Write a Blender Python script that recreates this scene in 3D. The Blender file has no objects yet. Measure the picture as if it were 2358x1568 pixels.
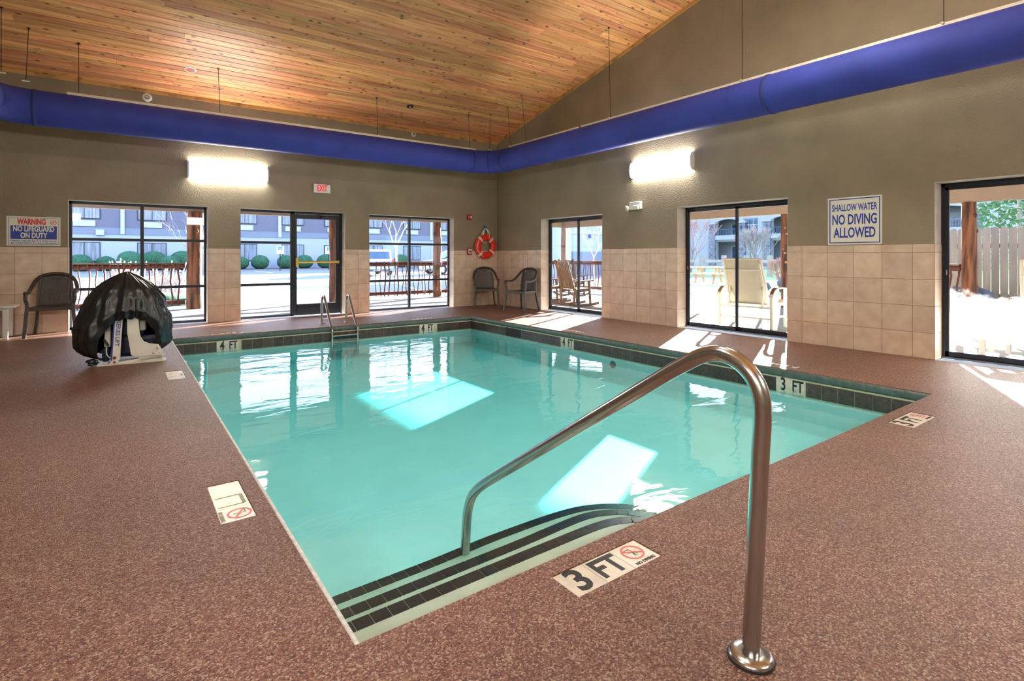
import bpy, bmesh, math, random
from mathutils import Vector, Matrix, noise as mnoise
S = bpy.context.scene
COL = S.collection
R = math.radians
PI = math.pi

# ------------------------------------------------------------------ camera
cam_d = bpy.data.cameras.new('camera')
cam = bpy.data.objects.new('camera', cam_d); COL.objects.link(cam)
cam.location = (-7.760, -11.373, 1.220)
cam.rotation_euler = (R(90), 0, -0.63352)
cam_d.sensor_width = 36.0
cam_d.lens = 18.911
cam_d.shift_x = -0.0035
cam_d.shift_y = -0.08197
cam_d.clip_start = 0.05; cam_d.clip_end = 400
S.camera = cam

# ------------------------------------------------------------------ world, sun, exposure
W = bpy.data.worlds.new('world'); S.world = W; W.use_nodes = True
wn = W.node_tree; wn.nodes.clear()
w_out = wn.nodes.new('ShaderNodeOutputWorld'); w_bg = wn.nodes.new('ShaderNodeBackground')
w_tc = wn.nodes.new('ShaderNodeTexCoord'); w_sep = wn.nodes.new('ShaderNodeSeparateXYZ')
w_mr = wn.nodes.new('ShaderNodeMapRange'); w_cr = wn.nodes.new('ShaderNodeValToRGB')
w_mr.inputs['From Min'].default_value = -0.05; w_mr.inputs['From Max'].default_value = 0.9
wn.links.new(w_tc.outputs['Generated'], w_sep.inputs[0]); wn.links.new(w_sep.outputs['Z'], w_mr.inputs['Value'])
wn.links.new(w_mr.outputs[0], w_cr.inputs[0])
w_cr.color_ramp.elements[0].color = (0.86, 0.92, 1.0, 1); w_cr.color_ramp.elements[1].color = (0.33, 0.52, 0.92, 1)
wn.links.new(w_cr.outputs[0], w_bg.inputs['Color']); w_bg.inputs['Strength'].default_value = 2.5
wn.links.new(w_bg.outputs[0], w_out.inputs[0])

SUN_AZ, SUN_EL = 26.5, 13.2
sun_d = bpy.data.lights.new('sun', 'SUN'); sun = bpy.data.objects.new('sun', sun_d); COL.objects.link(sun)
sun_d.energy = 36.0; sun_d.angle = R(0.55); sun_d.color = (1.0, 0.95, 0.86)
_sd = Vector((math.cos(R(SUN_AZ))*math.cos(R(SUN_EL)), math.sin(R(SUN_AZ))*math.cos(R(SUN_EL)), math.sin(R(SUN_EL))))
sun.rotation_euler = _sd.to_track_quat('Z', 'Y').to_euler(); sun.location = (8, 4, 12)

S.view_settings.view_transform = 'Standard'; S.view_settings.look = 'None'
S.view_settings.gamma = 1.0; S.view_settings.use_curve_mapping = False
S.view_settings.exposure = 1.15
LAMP = 33.0        # strength of the wall lights' diffusers, the added unseen ones included
RIDGE_FILL = 36.0       # strength of the fill lights added below the ridge, out of view
S.cycles.use_denoising = True
S.cycles.max_bounces = 7; S.cycles.diffuse_bounces = 4; S.cycles.glossy_bounces = 3
S.cycles.transmission_bounces = 4; S.cycles.transparent_max_bounces = 16; S.cycles.volume_bounces = 0
S.cycles.sample_clamp_indirect = 6.0; S.cycles.caustics_reflective = False; S.cycles.caustics_refractive = False

rng = random.Random(7)
# ------------------------------------------------------------------ mesh helpers
class MB:
    def __init__(s): s.v = []; s.f = []
    def add(s, vs, fs):
        o = len(s.v); s.v += [tuple(v) for v in vs]; s.f += [tuple(o+i for i in f) for f in fs]; return s
    def box(s, x0, x1, y0, y1, z0, z1, M=None):
        vs = [Vector(p) for p in ((x0,y0,z0),(x1,y0,z0),(x1,y1,z0),(x0,y1,z0),(x0,y0,z1),(x1,y0,z1),(x1,y1,z1),(x0,y1,z1))]
        if M is not None: vs = [M @ v for v in vs]
        return s.add(vs, [(0,3,2,1),(4,5,6,7),(0,1,5,4),(1,2,6,5),(2,3,7,6),(3,0,4,7)])
    def beam(s, a, b, w, h, up=(0,0,1)):
        a = Vector(a); b = Vector(b); d = (b-a); L = d.length; d.normalize(); up = Vector(up)
        if abs(d.dot(up)) > .99: up = Vector((1,0,0))
        sx = d.cross(up).normalized(); uz = sx.cross(d)
        M = Matrix(((sx.x, d.x, uz.x, a.x),(sx.y, d.y, uz.y, a.y),(sx.z, d.z, uz.z, a.z),(0,0,0,1)))
        return s.box(-w/2, w/2, 0, L, -h/2, h/2, M)
    def sweep(s, pts, prof, up=(0,0,1), closed=False, caps=True, scale=None):
        """sweep a closed 2d profile along points"""
        pts = [Vector(p) for p in pts]; n = len(pts); m = len(prof); rings = []
        upv = Vector(up); last = None
        for i, p in enumerate(pts):
            if closed: d = pts[(i+1) % n]-pts[i-1]
            else: d = pts[min(i+1, n-1)]-pts[max(i-1, 0)]
            d.normalize()
            if last is None:
                u = upv if abs(d.dot(upv)) < .95 else Vector((1,0,0)) if abs(d.x) < .9 else Vector((0,1,0))
                sx = d.cross(u).normalized()
            else:
                sx = (last - d*last.dot(d)).normalized()
            last = sx; uz = sx.cross(d)
            k = 1 if scale is None else scale[i]
            rings.append([p+sx*(a*k)+uz*(b*k) for a, b in prof])
        o = len(s.v)
        for r in rings: s.v += [tuple(q) for q in r]
        for i in range(n if closed else n-1):
            i2 = (i+1) % n
            for j in range(m):
                s.f.append((o+i*m+j, o+i*m+(j+1) % m, o+i2*m+(j+1) % m, o+i2*m+j))
        if caps and not closed:
            s.f.append(tuple(o+j for j in range(m))[::-1]); s.f.append(tuple(o+(n-1)*m+j for j in range(m)))
        return s
    def tube(s, pts, r, n=8, closed=False, caps=True, scale=None):
        return s.sweep(pts, [(r*math.cos(2*PI*k/n), r*math.sin(2*PI*k/n)) for k in range(n)], closed=closed, caps=caps, scale=scale)
    def lathe(s, prof, n, M=None):
        """prof: (r,z) list from bottom to top, around z"""
        o = len(s.v); m = len(prof)
        for k in range(n):
            a = 2*PI*k/n
            for r, z in prof:
                v = Vector((r*math.cos(a), r*math.sin(a), z)); s.v.append(tuple(M @ v if M is not None else v))
        for k in range(n):
            k2 = (k+1) % n
            for j in range(m-1): s.f.append((o+k*m+j, o+k2*m+j, o+k2*m+j+1, o+k*m+j+1))
        s.f.append(tuple(o+k*m for k in range(n))[::-1]); s.f.append(tuple(o+k*m+m-1 for k in range(n)))
        return s
    def prism(s, poly, z0, z1, M=None):
        n = len(poly); vs = [Vector((x, y, z0)) for x, y in poly]+[Vector((x, y, z1)) for x, y in poly]
        if M is not None: vs = [M @ v for v in vs]
        return s.add(vs, [tuple(range(n))[::-1], tuple(range(n, 2*n))]+[(i, (i+1) % n, n+(i+1) % n, n+i) for i in range(n)])
    def blob(s, c, rx, ry, rz, n=10, m=7, amp=0.0, fr=2.0, seed=0.0):
        o = len(s.v); c = Vector(c)
        for j in range(m+1):
            t = PI*j/m
            for k in range(n):
                a = 2*PI*k/n
                d = Vector((math.sin(t)*math.cos(a), math.sin(t)*math.sin(a), math.cos(t)))
                q = 1+amp*mnoise.noise(d*fr+Vector((seed, seed*.7, -seed)))
                s.v.append((c.x+d.x*rx*q, c.y+d.y*ry*q, c.z+d.z*rz*q))
        for j in range(m):
            for k in range(n): s.f.append((o+j*n+k, o+(j+1)*n+k, o+(j+1)*n+(k+1) % n, o+j*n+(k+1) % n))
        return s
    def build(s, name, mat, parent=None, smooth=False, bevel=0.0, seg=1, label=None, kind=None):
        me = bpy.data.meshes.new(name); me.from_pydata(s.v, [], s.f); me.update()
        bm = bmesh.new(); bm.from_mesh(me)
        bmesh.ops.remove_doubles(bm, verts=bm.verts, dist=1e-6)
        bmesh.ops.recalc_face_normals(bm, faces=bm.faces)
        if bevel > 0:
            es = [e for e in bm.edges if len(e.link_faces) == 2 and e.calc_face_angle(0) > .6]
            bmesh.ops.bevel(bm, geom=es, offset=bevel, segments=seg, affect='EDGES', profile=.6)
        bm.to_mesh(me); bm.free()
        if smooth:
            me.polygons.foreach_set('use_smooth', [True]*len(me.polygons))
            try: me.set_sharp_from_angle(angle=R(50))
            except Exception: pass
        me.materials.append(mat)
        o = bpy.data.objects.new(name, me); COL.objects.link(o)
        if parent is not None: par(o, parent)
        if label: o['label'] = label
        if kind: o['kind'] = kind
        return o
def wm(o):
    M = o.matrix_basis.copy()
    if o.parent is not None: M = wm(o.parent) @ o.matrix_parent_inverse @ M
    return M
def par(o, p):
    o.parent = p; o.matrix_parent_inverse = wm(p).inverted()
def empty(name, loc, rz=0.0):
    o = bpy.data.objects.new(name, None); COL.objects.link(o)
    o.location = loc; o.rotation_euler = (0, 0, rz); o.empty_display_size = .05
    return o
def tag(o, label, cat=None, group=None, kind=None):
    o['label'] = label
    if cat: o['category'] = cat
    if group: o['group'] = group
    if kind: o['kind'] = kind
    return o
def thing(name, loc, label, cat, group=None, rz=0.0):
    return tag(empty(name, loc, rz), label, cat, group)
def children(o, idx=None): return [c for c in bpy.data.objects if c.parent == o]
def copy_tree(o, parent=None):
    c = o.copy(); COL.objects.link(c); c.parent = parent
    for ch in children(o): copy_tree(ch, c)
    return c
def text_mesh(txt, size, mat, name, parent, M, sx=1.0, bold=0.0, depth=0.0006, align='CENTER', space=1.0, res=3):
    cu = bpy.data.curves.new('t', 'FONT'); cu.body = txt; cu.size = size; cu.align_x = align; cu.align_y = 'CENTER'
    cu.extrude = depth; cu.offset = bold; cu.space_character = space; cu.resolution_u = res
    t = bpy.data.objects.new('t', cu); COL.objects.link(t)
    dg = bpy.context.evaluated_depsgraph_get(); me = bpy.data.meshes.new_from_object(t.evaluated_get(dg))
    me.transform(M @ Matrix.Diagonal((sx, 1, 1, 1)))
    bpy.data.objects.remove(t); bpy.data.curves.remove(cu)
    me.name = name; me.materials.clear(); me.materials.append(mat)
    o = bpy.data.objects.new(name, me); COL.objects.link(o); par(o, parent)
    return o
# frames: a panel frame maps (u right, v up, w out of wall) to the world
def frame(origin, u, v):
    u = Vector(u).normalized(); v = Vector(v).normalized(); w = u.cross(v)
    return Matrix(((u.x, v.x, w.x, origin[0]), (u.y, v.y, w.y, origin[1]), (u.z, v.z, w.z, origin[2]), (0, 0, 0, 1)))

# ------------------------------------------------------------------ materials
def nt(m):
    m.use_nodes = True; t = m.node_tree; b = t.nodes.get('Principled BSDF'); return t, b
def mat(name, col, rough=.6, metal=0.0, var=0.0, vscale=8.0, bump=0.0, bscale=40.0, spec=.5, stretch=None, rnd=0.0, col2=None, detail=4.0, vthr=None):
    m = bpy.data.materials.new(name); t, b = nt(m); N = t.nodes; L = t.links
    b.inputs['Roughness'].default_value = rough; b.inputs['Metallic'].default_value = metal
    b.inputs['Specular IOR Level'].default_value = spec
    c = tuple(col)+(1,); b.inputs['Base Color'].default_value = c
    tc = N.new('ShaderNodeTexCoord'); vec = tc.outputs['Object']
    if stretch:
        mp = N.new('ShaderNodeMapping'); mp.inputs['Scale'].default_value = stretch; L.new(vec, mp.inputs['Vector']); vec = mp.outputs[0]
    last = None
    if var > 0 or col2:
        n = N.new('ShaderNodeTexNoise'); n.inputs['Scale'].default_value = vscale; n.inputs['Detail'].default_value = detail; L.new(vec, n.inputs['Vector'])
        cr = N.new('ShaderNodeValToRGB'); L.new(n.outputs['Fac'], cr.inputs[0])
        lo, hi = vthr or (.3, .7)
        cr.color_ramp.elements[0].position = lo; cr.color_ramp.elements[1].position = hi
        a = col2 if col2 else tuple(x*(1-var) for x in col)
        cr.color_ramp.elements[0].color = tuple(a)+(1,)
        cr.color_ramp.elements[1].color = tuple(min(1, x*(1+var*.6)) for x in col)+(1,)
        last = cr.outputs[0]
    if rnd > 0:
        oi = N.new('ShaderNodeObjectInfo'); mr = N.new('ShaderNodeMapRange'); L.new(oi.outputs['Random'], mr.inputs['Value'])
        mr.inputs['To Min'].default_value = 1-rnd; mr.inputs['To Max'].default_value = 1+rnd*.6
        hs = N.new('ShaderNodeHueSaturation'); L.new(mr.outputs[0], hs.inputs['Value'])
        if last is not None: L.new(last, hs.inputs['Color'])
        else: hs.inputs['Color'].default_value = c
        last = hs.outputs[0]
    if last is not None: L.new(last, b.inputs['Base Color'])
    if bump > 0:
        n2 = N.new('ShaderNodeTexNoise'); n2.inputs['Scale'].default_value = bscale; n2.inputs['Detail'].default_value = 3; L.new(vec, n2.inputs['Vector'])
        bp = N.new('ShaderNodeBump'); bp.inputs['Strength'].default_value = bump; bp.inputs['Distance'].default_value = .01
        L.new(n2.outputs['Fac'], bp.inputs['Height']); L.new(bp.outputs[0], b.inputs['Normal'])
    return m
def emit(name, col, strength):
    m = bpy.data.materials.new(name); t, b = nt(m)
    b.inputs['Base Color'].default_value = tuple(col)+(1,); b.inputs['Emission Color'].default_value = tuple(col)+(1,)
    b.inputs['Emission Strength'].default_value = strength; return m

M = {}
M['wall'] = mat('stucco_paint', (.275, .225, .148), .75, var=.16, vscale=1.3, bump=.9, bscale=48)
M['lit_reveal'] = mat('sunlit_reveal_paint', (.50, .45, .39), .7, var=.15, vscale=6, bump=.4, bscale=60)  # paler than the wall: light on the jambs put into the colour
M['grout'] = mat('wall_grout', (.36, .22, .13), .9)
M['tile'] = mat('beige_wall_tile', (.66, .535, .415), .38, var=.12, vscale=6.5, rnd=.10, col2=(.58, .43, .315), detail=7)
M['frame'] = mat('black_bronze_frame', (.014, .015, .022), .38, metal=.3, var=.3, vscale=20)
M['frame_sill'] = mat('grey_aluminium_track', (.10, .10, .11), .4, metal=.7, var=.3, vscale=15)
M['white_plastic'] = mat('white_plastic', (.74, .74, .70), .45, var=.06, vscale=12)
M['aged_white'] = mat('aged_white_enamel', (.70, .68, .62), .4, var=.14, vscale=9, bump=.05)
M['stainless'] = mat('brushed_stainless', (.50, .495, .49), .22, metal=1.0, var=.12, vscale=6, stretch=(30, 30, 1.2))
M['brass'] = mat('brass', (.55, .38, .10), .35, metal=.9, var=.15)
M['duct'] = mat('blue_duct_fabric', (.034, .050, .30), .72, var=.20, vscale=2.2, bump=.12, bscale=14, spec=.35)
M['duct_seam'] = mat('blue_duct_seam', (.016, .030, .17), .75)
M['track'] = mat('white_track', (.72, .66, .54), .4, var=.12)
M['cable'] = mat('dark_cable', (.015, .015, .015), .5, metal=.6)
M['chair'] = mat('taupe_resin', (.056, .044, .034), .42, var=.12, vscale=14, bump=.06, bscale=120)
M['red'] = mat('red_plastic', (.48, .015, .03), .4)
M['ring_red'] = mat('red_ring_vinyl', (.78, .030, .012), .38, var=.06)
M['rope'] = mat('white_rope', (.72, .70, .64), .8, bump=.4, bscale=300)
M['blue_hook'] = mat('blue_plastic', (.02, .16, .55), .4)
M['sign_white'] = mat('sign_cream', (.74, .72, .62), .45, var=.04)
M['ink_blue'] = mat('blue_ink', (.015, .04, .33), .5)
M['ink_red'] = mat('red_ink', (.60, .02, .03), .5)
M['ink_black'] = mat('black_ink', (.012, .013, .017), .5)
M['ink_faded_red'] = mat('faded_red_ink', (.62, .13, .11), .5)
M['ink_grey'] = mat('faded_ink', (.28, .28, .22), .6, var=.3, vscale=30)
M['marker_tile'] = mat('marker_tile_white', (.66, .62, .54), .35, var=.14, vscale=14)
M['marker_tile_bright'] = mat('marker_tile_cream', (.78, .76, .64), .4, var=.1, vscale=25)
M['exit_red'] = emit('exit_letters', (.80, .004, .02), .30)
M['ridge_fill'] = emit('ridge_fill_emitter', (1.0, .955, .86), RIDGE_FILL)
M['diffuser'] = emit('lamp_diffuser', (1.0, .955, .86), LAMP)
M['black_vinyl'] = mat('black_vinyl', (.010, .013, .015), .30, var=.3, vscale=3, bump=.5, bscale=16, spec=.55)
M['lift_white'] = mat('lift_white_enamel', (.72, .70, .62), .38, var=.12, vscale=5)
M['rust'] = mat('rusty_bolt', (.16, .06, .02), .7, var=.5, vscale=60)
M['dark_seat'] = mat('navy_seat', (.008, .018, .06), .4)
M['plaster'] = mat('pool_plaster', (.62, .82, .84), .75, var=.05, vscale=3)
M['step_plaster'] = mat('step_plaster', (.50, .56, .47), .7, var=.10, vscale=5)
M['nosing'] = mat('black_nosing_tile', (.016, .019, .024), .35, rnd=.3, var=.2, vscale=20)
M['pool_tile'] = mat('brown_waterline_tile', (.075, .054, .046), .32, rnd=.30, var=.45, vscale=22, bump=.15, bscale=60)
M['pool_grout'] = mat('cream_grout', (.52, .52, .36), .8)
M['coping'] = mat('teal_coping', (.085, .125, .117), .42, var=.3, vscale=16, bump=.2, bscale=50)
M['edge_highlight'] = mat('deck_edge_highlight', (.60, .62, .62), .55, var=.25, vscale=30, bump=.3, bscale=90)
M['black'] = mat('flat_black', (.006, .006, .007), .6)
M['bark'] = mat('peeled_cedar_log', (.27, .11, .055), .8, var=.45, vscale=14, stretch=(1, 1, .10), bump=1.0, bscale=22, col2=(.055, .028, .022), vthr=(.35, .62))
M['twig'] = mat('laurel_twig', (.17, .060, .045), .8, var=.35, vscale=12)
M['rail_wood'] = mat('weathered_rail', (.20, .10, .065), .7, var=.3, vscale=9, stretch=(1, 1, 4))
M['header'] = mat('beige_header', (.40, .32, .255), .7, var=.06, vscale=4)
M['soffit'] = mat('cedar_soffit', (.50, .24, .12), .6, var=.2, vscale=3)
M['concrete'] = mat('porch_concrete', (.24, .25, .27), .8, var=.12, vscale=5)
M['asphalt'] = mat('pale_asphalt', (.21, .22, .245), .85, var=.10, vscale=1.4)
M['line_paint'] = mat('parking_line', (.8, .8, .8), .7)
M['grass'] = mat('lawn', (.27, .36, .14), .9, var=.35, vscale=2.2, bump=.3)
M['mulch'] = mat('mulch', (.055, .040, .05), .95, var=.4, vscale=3)
M['bldg_upper'] = mat('slate_siding', (.140, .145, .205), .8, var=.05)
M['bldg_lower'] = mat('pale_blue_siding', (.35, .405, .50), .8, var=.04)
M['bldg_band'] = mat('blue_grey_band', (.18, .22, .29), .8)
M['bldg_trim'] = mat('white_trim', (.42, .48, .58), .7)
M['bldg_glass'] = mat('curtained_glass', (.20, .25, .32), .15, var=.5, vscale=1.8, stretch=(6, 6, .3))
M['glass_dark'] = mat('dark_window', (.05, .11, .20), .12, var=.4, vscale=.8)
M['bush'] = mat('clipped_bush', (.028, .115, .060), .95, var=.7, vscale=11, bump=1.0, bscale=20)
M['bare'] = mat('bare_branch', (.30, .27, .27), .9, var=.2)
M['bare_pale'] = mat('pale_branch', (.60, .52, .48), .9, var=.2)
M['bare_rose'] = mat('rosy_branch', (.34, .22, .21), .9, var=.2)
M['stone'] = mat('stone_veneer', (.17, .185, .23), .85, var=.45, vscale=2.5, bump=.6, bscale=5)
M['resort_wall'] = mat('resort_stucco', (.30, .33, .40), .85, var=.03)
M['fence'] = mat('grey_fence_board', (.34, .32, .30), .85, var=.18, vscale=6, rnd=.12, stretch=(1, 1, .2))
M['picnic'] = mat('picnic_wood', (.50, .27, .17), .75, var=.2, vscale=6)
M['picnic_top'] = mat('picnic_wood_pale', (.68, .56, .46), .7, var=.1)
M['sling'] = mat('cream_sling', (.62, .57, .47), .75, var=.05, bump=.25, bscale=180)
M['lounger'] = mat('white_lounger_frame', (.74, .73, .68), .4, var=.04)
M['arm_pad'] = mat('brown_arm_pad', (.18, .09, .06), .5)
M['rocker'] = mat('rocker_wood', (.15, .085, .052), .65, var=.3, vscale=8)
M['rock'] = mat('boulder', (.10, .11, .14), .9, var=.5, vscale=3, bump=.7, bscale=6)
M['car_silver'] = mat('silver_car_paint', (.55, .60, .68), .25, metal=.4)
M['car_red'] = mat('tail_light', (.6, .02, .02), .3)
M['tyre'] = mat('tyre', (.015, .015, .017), .8)
M['evergreen'] = mat('evergreen', (.07, .17, .09), .95, var=.5, vscale=7, bump=1, bscale=12)
M['copper_bands'] = mat('smoke_plate_red', (.45, .12, .09), .6)
M['sign_blue'] = mat('parking_sign_blue', (.10, .25, .60), .5)
M['trim_wood'] = mat('ceiling_trim_pine', (.44, .25, .075), .55, var=.5, vscale=4, stretch=(1, 1, 1), col2=(.10, .05, .02), vthr=(.22, .5))

def front_only(t, fr, mx):
    # mirror reflection only where light arrives from the air side of the surface
    ge = t.nodes.new('ShaderNodeNewGeometry'); sb = t.nodes.new('ShaderNodeMath'); sb.operation = 'SUBTRACT'; sb.inputs[0].default_value = 1.0; sb.use_clamp = True
    t.links.new(ge.outputs['Backfacing'], sb.inputs[1]); mu = t.nodes.new('ShaderNodeMath'); mu.operation = 'MULTIPLY'
    t.links.new(fr.outputs[0], mu.inputs[0]); t.links.new(sb.outputs[0], mu.inputs[1]); t.links.new(mu.outputs[0], mx.inputs[0])
def glass_mat():
    m = bpy.data.materials.new('window_glass'); m.use_nodes = True; t = m.node_tree; t.nodes.clear()
    o = t.nodes.new('ShaderNodeOutputMaterial'); tr = t.nodes.new('ShaderNodeBsdfTransparent'); gl = t.nodes.new('ShaderNodeBsdfGlossy')
    fr = t.nodes.new('ShaderNodeFresnel'); mx = t.nodes.new('ShaderNodeMixShader')
    fr.inputs['IOR'].default_value = 1.35; gl.inputs['Roughness'].default_value = 0.0
    tr.inputs['Color'].default_value = (.96, .975, .985, 1)
    front_only(t, fr, mx); t.links.new(tr.outputs[0], mx.inputs[1]); t.links.new(gl.outputs[0], mx.inputs[2]); t.links.new(mx.outputs[0], o.inputs[0])
    return m
M['glass'] = glass_mat()
def hazy_glass_mat():
    # condensation on the lower half of the pane, in the pane's own coordinates
    m = bpy.data.materials.new('fogged_glass'); m.use_nodes = True; t = m.node_tree; t.nodes.clear(); N = t.nodes; L = t.links
    o = N.new('ShaderNodeOutputMaterial'); tr = N.new('ShaderNodeBsdfTransparent'); gl = N.new('ShaderNodeBsdfGlossy'); gl.inputs['Roughness'].default_value = 0
    fr = N.new('ShaderNodeFresnel'); fr.inputs['IOR'].default_value = 1.35; mx = N.new('ShaderNodeMixShader')
    front_only(t, fr, mx); L.new(tr.outputs[0], mx.inputs[1]); L.new(gl.outputs[0], mx.inputs[2])
    fog = N.new('ShaderNodeBsdfTranslucent'); fog.inputs['Color'].default_value = (.85, .88, .92, 1)
    tc = N.new('ShaderNodeTexCoord'); sp = N.new('ShaderNodeSeparateXYZ'); L.new(tc.outputs['Object'], sp.inputs[0])
    n = N.new('ShaderNodeTexNoise'); n.inputs['Scale'].default_value = 2.2; n.inputs['Detail'].default_value = 7; n.inputs['Roughness'].default_value = .6; L.new(tc.outputs['Object'], n.inputs['Vector'])
    ad = N.new('ShaderNodeMath'); ad.operation = 'MULTIPLY_ADD'; L.new(n.outputs['Fac'], ad.inputs[0]); ad.inputs[1].default_value = 1.1
    ml = N.new('ShaderNodeMath'); ml.operation = 'MULTIPLY'; ml.inputs[1].default_value = -1.0; L.new(sp.outputs['Z'], ml.inputs[0]); L.new(ml.outputs[0], ad.inputs[2])
    mr = N.new('ShaderNodeMapRange'); mr.inputs['From Min'].default_value = -.32; mr.inputs['From Max'].default_value = .25; mr.inputs['To Max'].default_value = .26; L.new(ad.outputs[0], mr.inputs['Value'])
    m2 = N.new('ShaderNodeMixShader'); L.new(mr.outputs[0], m2.inputs[0]); L.new(mx.outputs[0], m2.inputs[1]); L.new(fog.outputs[0], m2.inputs[2]); L.new(m2.outputs[0], o.inputs[0])
    return m
M['fog_glass'] = hazy_glass_mat()
def water_mat():
    m = bpy.data.materials.new('pool_water'); m.use_nodes = True; t = m.node_tree; t.nodes.clear(); N = t.nodes; L = t.links
    o = N.new('ShaderNodeOutputMaterial'); tr = N.new('ShaderNodeBsdfTransparent'); gl = N.new('ShaderNodeBsdfGlossy'); gl.inputs['Roughness'].default_value = .012
    fr = N.new('ShaderNodeFresnel'); fr.inputs['IOR'].default_value = 1.52; mx = N.new('ShaderNodeMixShader')
    tc = N.new('ShaderNodeTexCoord'); mp = N.new('ShaderNodeMapping'); mp.inputs['Scale'].default_value = (1, 1, 1); mp.inputs['Rotation'].default_value = (0, 0, R(35)); L.new(tc.outputs['Object'], mp.inputs['Vector'])
    mp.inputs['Scale'].default_value = (1.0, 2.4, 1)
    n = N.new('ShaderNodeTexNoise'); n.inputs['Scale'].default_value = 1.5; n.inputs['Detail'].default_value = 3.5; n.inputs['Roughness'].default_value = .45; n.inputs['Distortion'].default_value = .7; L.new(mp.outputs[0], n.inputs['Vector'])
    n2 = N.new('ShaderNodeTexNoise'); n2.inputs['Scale'].default_value = .55; L.new(tc.outputs['Object'], n2.inputs['Vector'])
    pw = N.new('ShaderNodeMapRange'); pw.inputs['From Min'].default_value = .38; pw.inputs['From Max'].default_value = .62; pw.inputs['To Min'].default_value = .35; pw.inputs['To Max'].default_value = 1.1; L.new(n2.outputs['Fac'], pw.inputs['Value'])
    ml = N.new('ShaderNodeMath'); ml.operation = 'MULTIPLY'; L.new(n.outputs['Fac'], ml.inputs[0]); L.new(pw.outputs[0], ml.inputs[1])
    bp = N.new('ShaderNodeBump'); bp.inputs['Strength'].default_value = 1.0; bp.inputs['Distance'].default_value = .0075
    L.new(ml.outputs[0], bp.inputs['Height']); L.new(bp.outputs[0], gl.inputs['Normal'])
    front_only(t, fr, mx); L.new(tr.outputs[0], mx.inputs[1]); L.new(gl.outputs[0], mx.inputs[2]); L.new(mx.outputs[0], o.inputs['Surface'])
    ab = N.new('ShaderNodeVolumeAbsorption'); ab.inputs['Color'].default_value = (.0, .90, .935, 1); ab.inputs['Density'].default_value = .80
    L.new(ab.outputs[0], o.inputs['Volume'])
    return m
M['water'] = water_mat()
def plank_mat():
    m = bpy.data.materials.new('knotty_pine'); t, b = nt(m); N = t.nodes; L = t.links
    tc = N.new('ShaderNodeTexCoord'); oi = N.new('ShaderNodeObjectInfo')
    off = N.new('ShaderNodeVectorMath'); off.operation = 'MULTIPLY_ADD'; off.inputs[1].default_value = (37, 11, 5)
    cx = N.new('ShaderNodeCombineXYZ')
    for i in range(3): L.new(oi.outputs['Random'], cx.inputs[i])
    L.new(cx.outputs[0], off.inputs[0]); L.new(tc.outputs['Object'], off.inputs[2]); vec = off.outputs[0]
    g = N.new('ShaderNodeMapping'); g.inputs['Scale'].default_value = (.5, 7, 7); L.new(vec, g.inputs['Vector'])
    n = N.new('ShaderNodeTexNoise'); n.inputs['Scale'].default_value = 3.2; n.inputs['Detail'].default_value = 6; n.inputs['Distortion'].default_value = .5; L.new(g.outputs[0], n.inputs['Vector'])
    cr = N.new('ShaderNodeValToRGB'); L.new(n.outputs['Fac'], cr.inputs[0])
    e = cr.color_ramp.elements; e[0].position = .25; e[1].position = .8; e[0].color = (.50, .185, .060, 1); e[1].color = (.93, .54, .245, 1)
    e2 = e.new(.5); e2.color = (.78, .365, .130, 1)
    # knots
    k = N.new('ShaderNodeMapping'); k.inputs['Scale'].default_value = (4.2, 8.0, 8.0); L.new(vec, k.inputs['Vector'])
    v = N.new('ShaderNodeTexVoronoi'); v.inputs['Scale'].default_value = 1.0; v.inputs['Randomness'].default_value = 1.0; L.new(k.outputs[0], v.inputs['Vector'])
    kr = N.new('ShaderNodeMapRange'); kr.inputs['From Min'].default_value = .07; kr.inputs['From Max'].default_value = .20; L.new(v.outputs['Distance'], kr.inputs['Value'])
    mx = N.new('ShaderNodeMix'); mx.data_type = 'RGBA'; L.new(kr.outputs[0], mx.inputs['Factor']); mx.inputs['A'].default_value = (.10, .035, .015, 1); L.new(cr.outputs[0], mx.inputs['B'])
    # dark mildew stains, sparse
    st = N.new('ShaderNodeTexNoise'); st.inputs['Scale'].default_value = 3.6; st.inputs['Detail'].default_value = 8; st.inputs['Roughness'].default_value = .7
    sm = N.new('ShaderNodeMapping'); sm.inputs['Scale'].default_value = (1.0, 2.2, 2.2); L.new(tc.outputs['Object'], sm.inputs['Vector']); L.new(sm.outputs[0], st.inputs['Vector'])
    sr = N.new('ShaderNodeMapRange'); sr.inputs['From Min'].default_value = .60; sr.inputs['From Max'].default_value = .72; L.new(st.outputs['Fac'], sr.inputs['Value'])
    m2 = N.new('ShaderNodeMix'); m2.data_type = 'RGBA'; L.new(sr.outputs[0], m2.inputs['Factor']); L.new(mx.outputs['Result'], m2.inputs['A']); m2.inputs['B'].default_value = (.10, .07, .045, 1)
    mr = N.new('ShaderNodeMapRange'); L.new(oi.outputs['Random'], mr.inputs['Value']); mr.inputs['To Min'].default_value = .72; mr.inputs['To Max'].default_value = 1.18
    mh = N.new('ShaderNodeMapRange'); ms = N.new('ShaderNodeMath'); ms.operation = 'FRACT'; mm = N.new('ShaderNodeMath'); mm.operation = 'MULTIPLY'; mm.inputs[1].default_value = 7.31
    L.new(oi.outputs['Random'], mm.inputs[0]); L.new(mm.outputs[0], ms.inputs[0]); L.new(ms.outputs[0], mh.inputs['Value']); mh.inputs['To Min'].default_value = .481; mh.inputs['To Max'].default_value = .505
    hs = N.new('ShaderNodeHueSaturation'); L.new(mr.outputs[0], hs.inputs['Value']); L.new(mh.outputs[0], hs.inputs['Hue']); L.new(m2.outputs['Result'], hs.inputs['Color'])
    L.new(hs.outputs[0], b.inputs['Base Color']); b.inputs['Roughness'].default_value = .5
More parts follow.
